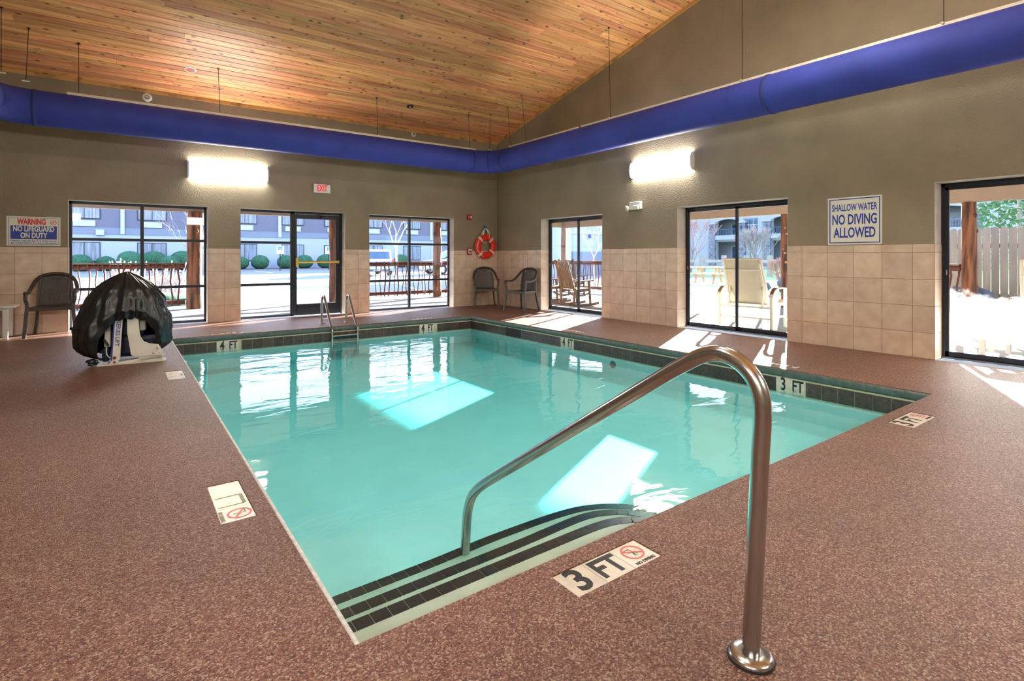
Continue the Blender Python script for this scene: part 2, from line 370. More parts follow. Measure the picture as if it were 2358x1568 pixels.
    bp = N.new('ShaderNodeBump'); bp.inputs['Strength'].default_value = .12; L.new(n.outputs['Fac'], bp.inputs['Height']); L.new(bp.outputs[0], b.inputs['Normal'])
    return m
M['plank'] = plank_mat()
def deck_mat():
    m = bpy.data.materials.new('pebble_epoxy'); t, b = nt(m); N = t.nodes; L = t.links
    tc = N.new('ShaderNodeTexCoord')
    v = N.new('ShaderNodeTexVoronoi'); v.inputs['Scale'].default_value = 190; L.new(tc.outputs['Object'], v.inputs['Vector'])
    sp = N.new('ShaderNodeSeparateColor'); L.new(v.outputs['Color'], sp.inputs[0])
    cr = N.new('ShaderNodeValToRGB'); L.new(sp.outputs[0], cr.inputs[0]); cr.color_ramp.interpolation = 'LINEAR'
    e = cr.color_ramp.elements; e[0].position = 0; e[0].color = (.095, .024, .022, 1); e[1].position = 1; e[1].color = (.74, .55, .43, 1)
    for p, c in ((.3, (.22, .066, .048)), (.6, (.36, .145, .095)), (.8, (.46, .27, .17))): q = e.new(p); q.color = c+(1,)
    big = N.new('ShaderNodeTexNoise'); big.inputs['Scale'].default_value = .9; big.inputs['Detail'].default_value = 5; L.new(tc.outputs['Object'], big.inputs['Vector'])
    br = N.new('ShaderNodeMapRange'); br.inputs['From Min'].default_value = .3; br.inputs['From Max'].default_value = .7; br.inputs['To Min'].default_value = .43; br.inputs['To Max'].default_value = .66; L.new(big.outputs['Fac'], br.inputs['Value'])
    hs = N.new('ShaderNodeHueSaturation'); L.new(br.outputs[0], hs.inputs['Value']); L.new(cr.outputs[0], hs.inputs['Color']); L.new(hs.outputs[0], b.inputs['Base Color'])
    bp = N.new('ShaderNodeBump'); bp.inputs['Strength'].default_value = .8; bp.inputs['Distance'].default_value = .004; bp.invert = True; L.new(v.outputs['Distance'], bp.inputs['Height']); L.new(bp.outputs[0], b.inputs['Normal'])
    b.inputs['Roughness'].default_value = .42; b.inputs['Specular IOR Level'].default_value = .55
    return m
M['deck'] = deck_mat()

# ------------------------------------------------------------------ setting: key dimensions
XL, YF = -10.35, -13.6                     # left and front walls
PX0, PX1, PY0, PY1 = -7.164, -1.949, -9.714, -1.921   # pool
CZ, SL, RY = 4.136, .2347, -6.8            # ceiling at the back wall, slope, ridge
def cz(y): return CZ - SL*y if y > RY else CZ - SL*RY + SL*(y-RY)
TH = .28

def slab(us, vs, holes, fn, t, mb=None):
    """plate with rectangular holes; fn(u,v,w) -> point; w from 0 to t"""
    mb = mb or MB(); us = sorted(set(us)); vs = sorted(set(vs))
    solid = {}
    for i in range(len(us)-1):
        for j in range(len(vs)-1):
            cu = (us[i]+us[i+1])/2; cv = (vs[j]+vs[j+1])/2
            solid[i, j] = not any(h[0] < cu < h[1] and h[2] < cv < h[3] for h in holes)
    for (i, j), s in solid.items():
        if not s: continue
        a, b, c, d = us[i], us[i+1], vs[j], vs[j+1]
        for w in (0, t): mb.add([fn(a, c, w), fn(b, c, w), fn(b, d, w), fn(a, d, w)], [(0, 1, 2, 3)])
        for (di, dj, e) in ((-1, 0, ((a, c), (a, d))), (1, 0, ((b, c), (b, d))), (0, -1, ((a, c), (b, c))), (0, 1, ((a, d), (b, d)))):
            if not solid.get((i+di, j+dj), False):
                (p, q), (r, s2) = e; mb.add([fn(p, q, 0), fn(r, s2, 0), fn(r, s2, t), fn(p, q, t)], [(0, 1, 2, 3)])
    return mb

# depth-marker strips lie in recesses of the deck:  name -> rect
STRIPS = {'near': (-6.437, -5.975, -9.955, -9.800), 'right_near': (-3.205, -2.745, -9.965, -9.800),
          'left_near': (-7.392, -7.240, -8.605, -8.105), 'left_far': (-7.380, -7.225, -5.05, -4.58),
          'far_a': (-6.61, -6.15, -1.80, -1.65), 'far_b': (-3.20, -2.74, -1.80, -1.65),
          'right_a': (-1.83, -1.68, -5.05, -4.58), 'right_b': (-1.83, -1.68, -8.45, -7.98)}
# floor: pebble deck with the pool cut out
xs = [XL, PX0, PX1, 0.0]; ys = [YF, PY0, PY1, 0.0]
for r in STRIPS.values(): xs += [r[0], r[1]]; ys += [r[2], r[3]]
holes = [(PX0, PX1, PY0, PY1)]+[r for r in STRIPS.values()]
mb = slab(xs, ys, holes, lambda u, v, w: (u, v, -w), .018)
floor = mb.build('floor', M['deck']); tag(floor, 'red-brown pebble floor around the pool', kind='structure')
sub = slab([XL, PX0, PX1, 0.0], [YF, PY0, PY1, 0.0], [(PX0, PX1, PY0, PY1)], lambda u, v, w: (u, v, -.006-w), .08).build('slab', M['concrete'], floor)
# thresholds of the openings
OPB = [(-8.45, -6.455, 2.148), (-5.92, -3.905, 2.148), (-3.38, -1.262, 2.148)]      # back wall: x0,x1,top
OPR = [(-3.735, -1.79, 2.076), (-7.444, -5.530, 2.076), (-11.2, -9.178, 2.10)]       # right wall: y0,y1,top
# walls
def wall_back():
    us = [XL, 0.28]; vs = [-.02, CZ]
    for a, b, t in OPB: us += [a, b]; vs += [t]
    mb = slab(us, vs, [(a, b, -1, t) for a, b, t in OPB], lambda u, v, w: (u, w, v), TH)
    return mb.build('wall_back', M['wall'])
wb = wall_back(); tag(wb, 'taupe stucco wall with three window openings and a beige tile wainscot', kind='structure')
def wall_right():
    us = [YF, 0.0]; vs = [-.02, CZ]
    for a, b, t in OPR: us += [a, b]; vs += [t]
    mb = slab(us, vs, [(a, b, -1, t) for a, b, t in OPR], lambda u, v, w: (w, u, v), TH)
    mb.add([(0, 0, CZ), (0, RY, cz(RY)+.15), (0, YF, CZ), (TH, 0, CZ), (TH, RY, cz(RY)+.15), (TH, YF, CZ)], [(0, 1, 2), (3, 4, 5), (0, 1, 4, 3), (1, 2, 5, 4)])
    return mb.build('wall_right', M['wall'])
wr = wall_right(); tag(wr, 'taupe gable wall with sliding doors, beige tile wainscot and a depth sign', kind='structure')
mb = MB().box(XL-.2, XL, YF-.2, .28, -.02, CZ)
mb.add([(XL, 0, CZ), (XL, RY, cz(RY)+.15), (XL, YF, CZ), (XL-.2, 0, CZ), (XL-.2, RY, cz(RY)+.15), (XL-.2, YF, CZ)], [(0, 1, 2), (3, 4, 5), (0, 1, 4, 3), (1, 2, 5, 4)])
wl = mb.build('wall_left', M['wall']); tag(wl, 'taupe gable wall on the side of the duct elbow', kind='structure')
wf = MB().box(XL-.2, .28, YF-.2, YF, -.02, CZ+.02).build('wall_front', M['wall']); tag(wf, 'taupe stucco wall facing the windows', kind='structure')

# wainscot: grout bed plus single tiles, 13 inch grid
ZR = [0.0, .308, .628, .945, 1.272, 1.368]
tile_cache = {}
def tiles(parent, us, fn, swap):
    """fn(u0,u1,z0,z1,d0,d1) -> box tuple"""
    MB().box(*fn(us[0], us[-1], 0, ZR[-1], 0, .005)).build('grout', M['grout'], parent)
    g = .0032
    for i in range(len(us)-1):
        for j in range(len(ZR)-1):
            bx = fn(us[i]+g, us[i+1]-g, ZR[j]+g, ZR[j+1]-(g if j < 4 else 0), 0, .008+rng.uniform(0, .0008))
            MB().box(*bx).build('tile', M['tile'], parent)
fb = lambda u0, u1, z0, z1, d0, d1: (u0, u1, -d1, -d0, z0, z1)
fr_ = lambda u0, u1, z0, z1, d0, d1: (-d1, -d0, u0, u1, z0, z1)
tiles(wb, [XL, -10.06, -9.735, -9.41, -9.087, -8.766, -8.45], fb, 0)
tiles(wb, [-6.455, -6.193, -5.92], fb, 0)
tiles(wb, [-3.905, -3.631, -3.38], fb, 0)
tiles(wb, [-1.262, -.931, -.60, -.27, 0.0], fb, 0)
tiles(wr, [-1.79, -1.62, -1.29, -.96, -.63, -.30, -.0], fr_, 0)
tiles(wr, [-5.53, -5.301, -4.963, -4.627, -4.296, -3.956, -3.735], fr_, 0)
tiles(wr, [-9.178, -8.961, -8.636, -8.309, -7.985, -7.649, -7.444], fr_, 0)
tiles(wr, [YF, -13.3, -12.97, -12.64, -12.31, -11.98, -11.65, -11.32, -11.2], fr_, 0)
# reveals: above, sunlight painted as a paler wall tone; tiles below
def reveals():
    for a, b, t in OPB:
        for x, s in ((a, 1), (b, -1)):
            MB().box(min(x, x+s*.004), max(x, x+s*.004), 0.0, .235, 1.368, t).build('reveal', M['lit_reveal'], wb)
            for j in range(5):
                MB().box(min(x, x+s*.008), max(x, x+s*.008), -.008, .235, ZR[j]+.0025, ZR[j+1]-.0025).build('tile', M['tile'], wb)
        MB().box(a, b, 0.0, .235, t-.004, t).build('reveal', M['lit_reveal'], wb)
    for a, b, t in OPR:
        for y, s in ((a, 1), (b, -1)):
            MB().box(0, .24, min(y, y+s*.004), max(y, y+s*.004), 1.368, t).build('reveal', M['lit_reveal'], wr)
            for j in range(5):
                MB().box(-.008, .24, min(y, y+s*.008), max(y, y+s*.008), ZR[j]+.0025, ZR[j+1]-.0025).build('tile', M['tile'], wr)
        MB().box(0, .24, a, b, t-.004, t).build('reveal', M['lit_reveal'], wr)
reveals()

# ceiling: boards along x
ceil = MB()
ceil.add([(XL-.2, .28, cz(.28)+.03), (.28, .28, cz(.28)+.03), (.28, RY, cz(RY)+.03), (XL-.2, RY, cz(RY)+.03),
          (XL-.2, .28, cz(.28)+.12), (.28, .28, cz(.28)+.12), (.28, RY, cz(RY)+.12), (XL-.2, RY, cz(RY)+.12)],
         [(0, 1, 2, 3), (4, 5, 6, 7), (0, 1, 5, 4), (1, 2, 6, 5), (2, 3, 7, 6), (3, 0, 4, 7)])
yb = YF-.2
ceil.add([(XL-.2, RY, cz(RY)+.03), (.28, RY, cz(RY)+.03), (.28, yb, cz(yb)+.03), (XL-.2, yb, cz(yb)+.03),
          (XL-.2, RY, cz(RY)+.12), (.28, RY, cz(RY)+.12), (.28, yb, cz(yb)+.12), (XL-.2, yb, cz(yb)+.12)],
         [(0, 1, 2, 3), (4, 5, 6, 7), (0, 1, 5, 4), (1, 2, 6, 5), (2, 3, 7, 6), (3, 0, 4, 7)])
ceiling = ceil.build('ceiling', M['black']); tag(ceiling, 'sloping ceiling of knotty pine boards with dark mildew marks', kind='structure')
BW = .135
def board(mb, x0, x1, y0, y1, th=.022):
    z0, z1 = cz(y0), cz(y1); g = .003
    a, b = y0-g, y1+g
    # slightly chamfered tongue-and-groove board, seen from below
    c = .006
    vs = []
    for x in (x0, x1):
        vs += [(x, a, cz(a)+th+.006), (x, a, cz(a)+c), (x, a-c, cz(a-c)), (x, b+c, cz(b+c)), (x, b, cz(b)+c), (x, b, cz(b)+th+.006)]
    mb.add(vs, [(0, 1, 2, 3, 4, 5), (6, 7, 8, 9, 10, 11)]+[(i, (i+1) % 6, 6+(i+1) % 6, 6+i) for i in range(6)])
row = 0; y = 0.0; brng = random.Random(21); far_stuff = MB()
while y-BW > RY-.01:
    x = XL + brng.uniform(-2.2, 0)
    while x < 0:
        L_ = brng.uniform(2.2, 4.6); x2 = x+L_
        a, b = max(x, XL), min(x2, 0.0)
        if b-a > .05: 
            m_ = MB(); board(m_, a+.0012, b-.0012, y, y-BW); m_.build('plank', M['plank'], ceiling)
        x = x2
    y -= BW; row += 1
while y-BW > YF:
    board(far_stuff, XL, 0.0, y, y-BW) if y < RY-.01 else None
    y -= BW
far_stuff.build('planks', M['plank'], ceiling, kind='stuff')
# pine trims at the wall tops
t1 = MB().box(XL, 0.0, -.018, 0.0, CZ-.062, CZ-.0).build('trim_1', M['trim_wood']); tag(t1, 'stained pine trim strip under the ceiling on the back wall', kind='structure')
mb = MB()
for (ya, yb2) in ((0, RY), (RY, YF)):
    mb.add([(-.018, ya, cz(ya)-.062), (-.018, ya, cz(ya)), (-.018, yb2, cz(yb2)), (-.018, yb2, cz(yb2)-.062), (0, ya, cz(ya)-.062), (0, ya, cz(ya)), (0, yb2, cz(yb2)), (0, yb2, cz(yb2)-.062)],
           [(0, 1, 2, 3), (4, 5, 6, 7), (0, 1, 5, 4), (1, 2, 6, 5), (2, 3, 7, 6), (3, 0, 4, 7)])
t2 = mb.build('trim_2', M['trim_wood']); tag(t2, 'raking pine trim strip along the gable wall', kind='structure')

# ------------------------------------------------------------------ windows in the back wall
def bar_b(mb, x0, x1, z0, z1, y0=.205, y1=.255): mb.box(x0, x1, y0, y1, z0, z1)
def win_back(name, a, b, top, xm, label):
    w = MB(); F = .042
    bar_b(w, a, a+F, 0, top); bar_b(w, b-F, b, 0, top); bar_b(w, a, b, top-.05, top-.004); bar_b(w, a, b, 0.0, .045)
    o = w.build(name, M['frame'], bevel=.003); tag(o, label, kind='structure')
    MB().box(xm-.026, xm+.026, .20, .262, .045, top-.05).build('mullion', M['frame'], o, bevel=.003)
    zs = [.045, .668, 1.51, top-.05]
    for z in zs[1:3]:
        for u0, u1 in ((a+F, xm-.026), (xm+.026, b-F)):
            MB().box(u0, u1, .203, .258, z-.024, z+.024).build('glazing_bar', M['frame'], o, bevel=.003)
    for u0, u1 in ((a+F, xm-.026), (xm+.026, b-F)):
        for k in range(3):
            z0 = zs[k]+(.024 if k else 0); z1 = zs[k+1]-(.024 if k < 2 else 0)
            MB().box(u0, u1, .226, .232, z0, z1).build('pane', M['glass'], o)
    return o
win_back('window_1', -8.45, -6.455, 2.148, -7.452, 'six-pane black-framed window behind the covered pool lift')
win_back('window_2', -3.38, -1.262, 2.148, -2.324, 'six-pane black-framed window between the door and the corner')
# window beside the door
w = MB(); bar_b(w, -5.92, -5.878, 0, 2.148); bar_b(w, -5.92, -4.925, 2.098, 2.144); bar_b(w, -5.92, -4.925, 0, .045); bar_b(w, -4.962, -4.925, 0, 2.144)
w3 = w.build('window_3', M['frame'], bevel=.003); tag(w3, 'three-pane black-framed sidelight left of the glass door', kind='structure')
zs = [.045, .662, 1.50, 2.098]
for z in zs[1:3]: MB().box(-5.878, -4.962, .203, .258, z-.025, z+.025).build('glazing_bar', M['frame'], w3, bevel=.003)
for k in range(3): MB().box(-5.878, -4.962, .226, .232, zs[k]+(.025 if k else 0), zs[k+1]-(.025 if k < 2 else 0)).build('pane', M['glass'], w3)
# door
w = MB(); bar_b(w, -4.925, -4.885, 0, 2.148, .2, .26); bar_b(w, -3.945, -3.905, 0, 2.148, .2, .26); bar_b(w, -4.925, -3.905, 2.098, 2.144, .2, .26)
d1 = w.build('door_1', M['frame'], bevel=.003); tag(d1, 'black-framed glass exit door with a brass push bar', kind='structure')
w = MB(); w.box(-4.880, -4.838, .205, .25, .012, 2.09); w.box(-4.04, -3.950, .205, .25, .012, 2.09); w.box(-4.838, -4.04, .205, .25, 2.0, 2.09); w.box(-4.838, -4.04, .205, .25, .012, .237)
w.build('door_frame', M['frame'], d1, bevel=.003)
MB().box(-4.838, -4.04, .224, .230, .237, 2.0).build('pane', M['glass'], d1)
pb = MB().box(-4.84, -4.0, .135, .165, 1.085, 1.125).build('push_bar', M['brass'], d1, bevel=.006)
MB().box(-4.875, -4.815, .13, .205, 1.02, 1.20).build('bar_bracket', M['brass'], pb, bevel=.006)
MB().box(-4.03, -3.985, .13, .205, 1.075, 1.135).build('bar_bracket', M['brass'], pb, bevel=.006)
cl = MB().box(-4.36, -4.10, .145, .205, 2.01, 2.065).build('door_closer', M['frame'], d1, bevel=.006)
MB().beam((-4.22, .15, 2.075), (-4.52, .17, 2.10), .018, .008).build('closer_arm', M['rust'], cl)
# ------------------------------------------------------------------ sliding doors in the right wall
def slider(name, a, b, top, ym, label, foggy=False, mid2=True):
    w = MB(); X0, X1 = .225, .305
    w.box(X0, X1, a, a+.04, 0, top); w.box(X0, X1, b-.04, b, 0, top); w.box(X0, X1, a, b, top-.05, top-.004)
    o = w.build(name, M['frame'], bevel=.003); tag(o, label, kind='structure')
    MB().box(X0-.02, X1, a, b, 0.0, .022).build('sill_track', M['frame_sill'], o)
    for i, (u0, u1) in enumerate(((a+.04, ym+.03), (ym-.03, b-.04))):
        x0 = .228 if i else .268; f = MB()
        s = .032 if not i else .036
        f.box(x0, x0+.032, u0, u0+s, .022, top-.05); f.box(x0, x0+.032, u1-s, u1, .022, top-.05)
        f.box(x0, x0+.032, u0, u1, top-.085, top-.05); f.box(x0, x0+.032, u0, u1, .022, .085)
        q = f.build('door_leaf', M['frame'], o, bevel=.002)
        MB().box(x0+.013, x0+.019, u0+s, u1-s, .085, top-.085).build('pane', M['fog_glass' if foggy else 'glass'], q)
        if i: MB().box(x0-.012, x0, u1-.025, u1-.01, 1.0, 1.06).build('latch', M['stainless'], q, bevel=.003)
    return o
slider('door_2', -3.735, -1.79, 2.076, -2.765, 'sliding glass door nearest the corner, wooden rocking chairs outside')
slider('door_3', -7.444, -5.530, 2.076, -6.488, 'middle sliding glass door with a cream sling chair outside')
slider('door_4', -11.2, -9.178, 2.10, -10.19, 'sliding glass door at the right end with fogged lower glass', foggy=True)

# ------------------------------------------------------------------ pool
ZW, ZB = -.19, -.52
t = .15
mb = MB()
mb.box(PX0-t, PX1+t, PY0-t, PY1+t, ZB-.1, ZB)
mb.box(PX0-t, PX0, PY0-t, PY1+t, ZB, -.09); mb.box(PX1, PX1+t, PY0-t, PY1+t, ZB, -.09)
mb.box(PX0, PX1, PY0-t, PY0, ZB, -.09); mb.box(PX0, PX1, PY1, PY1+t, ZB, -.09)
basin = mb.build('pool_basin', M['plaster']); tag(basin, 'rectangular indoor pool basin of pale aqua plaster', kind='structure')
# coping beam under the deck edge: rounded teal-grey band
def coping(name, a, b, inward):
    a = Vector(a); b = Vector(b); n = Vector(inward)
    pr = [(0.0, -.006), (.012, -.010), (.022, -.026), (.024, -.05), (.020, -.072), (.0, -.088), (-.14, -.088), (-.14, -.006)]
    m_ = MB(); vs = []
    for p in (a, b): vs += [p+n*u+Vector((0, 0, v)) for u, v in pr]
    k = len(pr); m_.add(vs, [tuple(range(k)), tuple(range(k, 2*k))]+[(i, (i+1) % k, k+(i+1) % k, k+i) for i in range(k)])
    return m_.build(name, M['coping'], basin, smooth=True)
coping('coping', (PX0, PY1, 0), (PX1, PY1, 0), (0, -1, 0)); coping('coping', (PX1, PY0, 0), (PX1, PY1, 0), (-1, 0, 0))
coping('coping', (PX0, PY0, 0), (PX0, PY1, 0), (1, 0, 0)); coping('coping', (PX0, PY0, 0), (PX1, PY0, 0), (0, 1, 0))
MB().box(PX0-.003, PX0+.013, PY0, PY1, -.02, .003).build('deck_lip_highlight', M['edge_highlight'], basin, bevel=.003)  # pale strip paints the light caught along the left deck edge
mb = MB(); 
mb.box(PX0, PX1, PY1-.006, PY1, -.27, -.088); mb.box(PX1-.006, PX1, PY0, PY1, -.27, -.088); mb.box(PX0, PX0+.006, PY0, PY1, -.27, -.088); mb.box(PX0, PX1, PY0, PY0+.006, -.27, -.088)
mb.build('grout', M['pool_grout'], basin)
# waterline tiles, one by one (far and right sides), single boxes of 15.5 cm
def wtiles(along, u0, u1, skip):
    n = int(round((u1-u0)/.156)); st = (u1-u0)/n
    for i in range(n):
        a = u0+i*st+.0018; b = a+st-.0036; c = (a+b)/2
        if any(s0 < c < s1 for s0, s1 in skip): continue
        if along == 'x': MB().box(a, b, PY1-.010, PY1-.003, -.255, -.104).build('waterline_tile', M['pool_tile'], basin)
        else: MB().box(PX1-.010, PX1-.003, a, b, -.255, -.104).build('waterline_tile', M['pool_tile'], basin)
wtiles('x', PX0, PX1, [(-6.57, -6.25), (-3.13, -2.80)])
wtiles('y', PY0, PY1, [(-5.06, -4.70), (-8.63, -8.29), (-3.60, -3.15)])
# depth tiles in the waterline
def face_text(txt, cx, cz_, size, fr, **k): return text_mesh(txt, size, M['ink_black'], 'lettering', k.pop('parent'), fr @ Matrix.Translation((cx, cz_, .0008)), **k)
FB = lambda x, y, z: frame((x, y, z), (1, 0, 0), (0, 0, 1))         # on the back wall, facing -y
FR = lambda x, y, z: frame((x, y, z), (0, -1, 0), (0, 0, 1))        # on the right wall, facing -x
def depth_tile(where, c, ch):
    if where == 'x':
        o = MB().box(c-.077, c+.077, PY1-.012, PY1-.003, -.252, -.096).build('depth_tile', M['marker_tile'], basin, bevel=.001)
        text_mesh(ch, .19 if ch != 'FT' else .165, M['ink_black'], 'lettering', o, FB(c, PY1-.0122, -.170), sx=.68, bold=.004)
    else:
        o = MB().box(PX1-.012, PX1-.003, c-.077, c+.077, -.252, -.096).build('depth_tile', M['marker_tile'], basin, bevel=.001)
        text_mesh(ch, .19 if ch != 'FT' else .165, M['ink_black'], 'lettering', o, FR(PX1-.0122, c, -.170), sx=.68, bold=.004)
for c, ch in ((-6.485, '4'), (-6.332, 'FT'), (-3.045, '4'), (-2.89, 'FT')): depth_tile('x', c, ch)
for c, ch in ((-4.80, '4'), (-4.955, 'FT'), (-8.385, '3'), (-8.54, 'FT')): depth_tile('y', c, ch)
mb = MB(); mb.box(PX1-.009, PX1-.002, -3.636, -3.168, -.255, -.098)
mb.build('skimmer_mouth', M['black'], basin)
# return fitting
mb = MB().lathe([(.055, 0), (.055, .006), (.035, .010), (.03, .004)], 20, frame((PX1-.001, -5.87, -.36), (0, -1, 0), (0, 0, 1)))
mb.build('return_fitting', M['coping'], basin, smooth=True)
# steps
def catmull(P, n=8):
    P = [Vector(p).to_3d() if len(p) == 2 else Vector(p) for p in P]; out = []
    for i in range(len(P)-1):
        p0 = P[max(i-1, 0)]; p1 = P[i]; p2 = P[i+1]; p3 = P[min(i+2, len(P)-1)]
        for k in range(n):
            t = k/n; out.append(.5*((2*p1)+(-p0+p2)*t+(2*p0-5*p1+4*p2-p3)*t*t+(-p0+3*p1-3*p2+p3)*t**3))
    out.append(P[-1]); return out
N1 = [(-7.164, -9.235), (-6.8, -9.235), (-6.4, -9.235), (-6.0, -9.235), (-5.66, -9.24), (-5.50, -9.275), (-5.38, -9.36), (-5.30, -9.50), (-5.27, -9.714)]
N2 = [(-7.164, -8.998), (-6.8, -8.997), (-6.4, -8.994), (-6.0, -8.990), (-5.56, -8.975), (-5.37, -9.015), (-5.23, -9.115), (-5.12, -9.29), (-5.06, -9.5), (-5.03, -9.714)]
N3 = [(-7.164, -8.752), (-6.8, -8.748), (-6.4, -8.742), (-6.0, -8.722), (-5.50, -8.732), (-5.25, -8.785), (-5.06, -8.91), (-4.93, -9.10), (-4.84, -9.4), (-4.80, -9.714)]
def resample(P, step):
    out = [P[0]]; acc = 0
    for i in range(1, len(P)):
        a, b = P[i-1], P[i]; L_ = (b-a).length; d = 0
        while acc+L_-d >= step:
            d += step-acc; out.append(a+(b-a)*(d/L_)); acc = 0
        acc += L_-d
    return out
for pts, z in ((N1, -.25), (N2, -.345), (N3, -.43)):
    c = catmull(pts, 6); poly = [(p.x, p.y) for p in c]+[(PX0, PY0)]
    st = MB().prism(poly, ZB-.02, z).build('pool_step', M['step_plaster'], basin)
    rs = resample(c, .0755); T = .068
    for i in range(len(rs)-1):
        a, b = rs[i], rs[i+1]; d = (b-a).normalized(); nrm = Vector((d.y, -d.x, 0))   # towards the near wall
        if (PY0-a.y)*nrm.y < 0 and nrm.y > 0: nrm = -nrm
        g = d*.0018; q = [a+g, b-g, b-g+nrm*T, a+g+nrm*T]
        if min(p.y for p in q) < PY0+.002: continue
        m_ = MB(); m_.add([Vector((p.x, p.y, z-.004)) for p in q]+[Vector((p.x, p.y, z+.003)) for p in q], [(0, 1, 2, 3), (4, 5, 6, 7), (0, 1, 5, 4), (1, 2, 6, 5), (2, 3, 7, 6), (3, 0, 4, 7)])
        m_.build('nosing_tile', M['nosing'], st)
# water: closed body, its top the surface
wtr = MB().box(PX0+.006, PX1-.003, PY0+.006, PY1-.003, ZB-.01, ZW).build('pool_water', M['water']); tag(wtr, 'clear turquoise water filling the indoor pool', kind='structure')

# ------------------------------------------------------------------ depth-marker strips in the deck
def no_dive(parent, fr, s, faded=False):
    ink = M['ink_faded_red']; ring = [(s*.33*math.cos(a), s*.33*math.sin(a)) for a in [2*PI*k/28 for k in range(28)]]
    m_ = MB(); o = []; r0, r1 = s*.275, s*.335
    vs = []
    for k in range(28):
        a = 2*PI*k/28; vs += [fr @ Vector((r0*math.cos(a), r0*math.sin(a)+s*.09, .0008)), fr @ Vector((r1*math.cos(a), r1*math.sin(a)+s*.09, .0008))]
    m_.add(vs, [(2*k, 2*k+1, (2*k+3) % 56, (2*k+2) % 56) for k in range(28)])
    d = Vector((math.cos(R(-28)), math.sin(R(-28)), 0)); n = Vector((-d.y, d.x, 0))*s*.028; c = Vector((0, s*.09, .0012))
    m_.add([fr @ (c-d*r0-n), fr @ (c+d*r0-n), fr @ (c+d*r0+n), fr @ (c-d*r0+n)], [(0, 1, 2, 3)])
    m_.build('prohibition_ring', ink, parent)
    # little diver: body, arms, splash lines
    f = MB()
    def seg(x0, y0, x1, y1, w):
        a = Vector((x0, y0, .0006))*1.0; b = Vector((x1, y1, .0006)); dd = (b-a).normalized(); nn = Vector((-dd.y, dd.x, 0))*w
        f.add([fr @ (a-nn), fr @ (b-nn*.6), fr @ (b+nn*.6), fr @ (a+nn)], [(0, 1, 2, 3)])
    seg(-s*.02, s*.28, s*.02, s*.10, s*.018); seg(s*.02, s*.12, -s*.03, -.01*s, s*.03); seg(s*.02, s*.10, s*.08, -.04*s, s*.014); seg(-.03*s, 0, -.07*s, -.09*s, s*.014); seg(-.03*s, 0, .02*s, -.10*s, s*.014)
    seg(-s*.24, s*.07, -s*.06, s*.10, s*.004); seg(s*.06, s*.10, s*.24, s*.14, s*.004)
    f.build('diver_figure', M['ink_grey'] if faded else M['ink_black'], parent)
    text_mesh('NO DIVING', s*.15, M['ink_grey'] if faded else M['ink_black'], 'lettering', parent, fr @ Matrix.Translation((0, -s*.385, .0006)), sx=.92, bold=s*.004)
    text_mesh('DANGER', s*.05, M['ink_grey'], 'lettering', parent, fr @ Matrix.Translation((-s*.12, s*.24, .0006)))
def strip(key, u, content, label, faded=False, bright=False):
    x0, x1, y0, y1 = STRIPS[key]; cx, cy = (x0+x1)/2, (y0+y1)/2
    t = thing('depth_marker', (cx, cy, -.012), label, 'depth marker')
    u = Vector(u); v = Vector((-u.y, u.x, 0)); L_ = max(x1-x0, y1-y0); Wd = min(x1-x0, y1-y0)
    s = L_/3; n = 3
    top = -.004
    for k in range(3):
        c = Vector((cx, cy, 0))+u*((k-1)*s)
        Mx = Matrix(((u.x, v.x, 0, c.x), (u.y, v.y, 0, c.y), (0, 0, 1, 0), (0, 0, 0, 1)))
        o = MB().box(-s/2+.0012, s/2-.0012, -Wd/2+.002, Wd/2-.002, -.013, top, Mx).build('marker_tile', M['marker_tile_bright' if (bright and k < 2) else 'marker_tile'], t, bevel=.0012)
        F = Mx @ Matrix.Translation((0, 0, top+.0004))
        ch = content[k]
        if ch == 'ND': no_dive(o, F, s*.97, faded)
        elif ch in ('3', '4', 'FT'):
            text_mesh(ch, s*(1.18 if ch != 'FT' else 1.02), M['ink_grey' if faded else 'ink_black'], 'lettering', o, F, sx=.95 if ch != 'FT' else .84, bold=s*.03)
        elif ch == 'BAR':
            b_ = MB()
            for q in (-.36, .36): b_.add([F @ Vector((s*q-.004, -.062, .0006)), F @ Vector((s*q+.004, -.062, .0006)), F @ Vector((s*q+.004, .055, .0006)), F @ Vector((s*q-.004, .055, .0006))], [(0, 1, 2, 3)])
            b_.add([F @ Vector((-s*.36, .045, .0006)), F @ Vector((s*.36, .045, .0006)), F @ Vector((s*.36, .062, .0006)), F @ Vector((-s*.36, .062, .0006))], [(0, 1, 2, 3)])
            b_.build('worn_print', M['ink_grey'], o)
    return t
strip('near', (1, 0, 0), ['3', 'FT', 'ND'], 'white tile depth marker reading 3 FT, beside the foreground handrail')
strip('right_near', (1, 0, 0), ['3', 'FT', 'ND'], 'sun-faded 3 FT depth marker at the right corner of the pool')
strip('left_near', (0, -1, 0), ['', 'BAR', 'ND'], 'worn white depth marker left of the pool with a red no diving ring', faded=True, bright=True)
strip('left_far', (0, -1, 0), ['', 'BAR', ''], 'blank white depth marker in the deck below the pool lift', bright=True)
strip('far_a', (-1, 0, 0), ['4', 'FT', 'ND'], 'pale depth marker in the far deck nearest the pool lift')
strip('far_b', (-1, 0, 0), ['4', 'FT', 'ND'], 'pale depth marker in the far deck right of the ladder')
strip('right_a', (0, 1, 0), ['4', 'FT', 'ND'], 'pale depth marker in the deck in front of the rocking chair door')
strip('right_b', (0, 1, 0), ['3', 'FT', 'ND'], 'glinting depth marker in the deck above the 3 FT waterline tile')

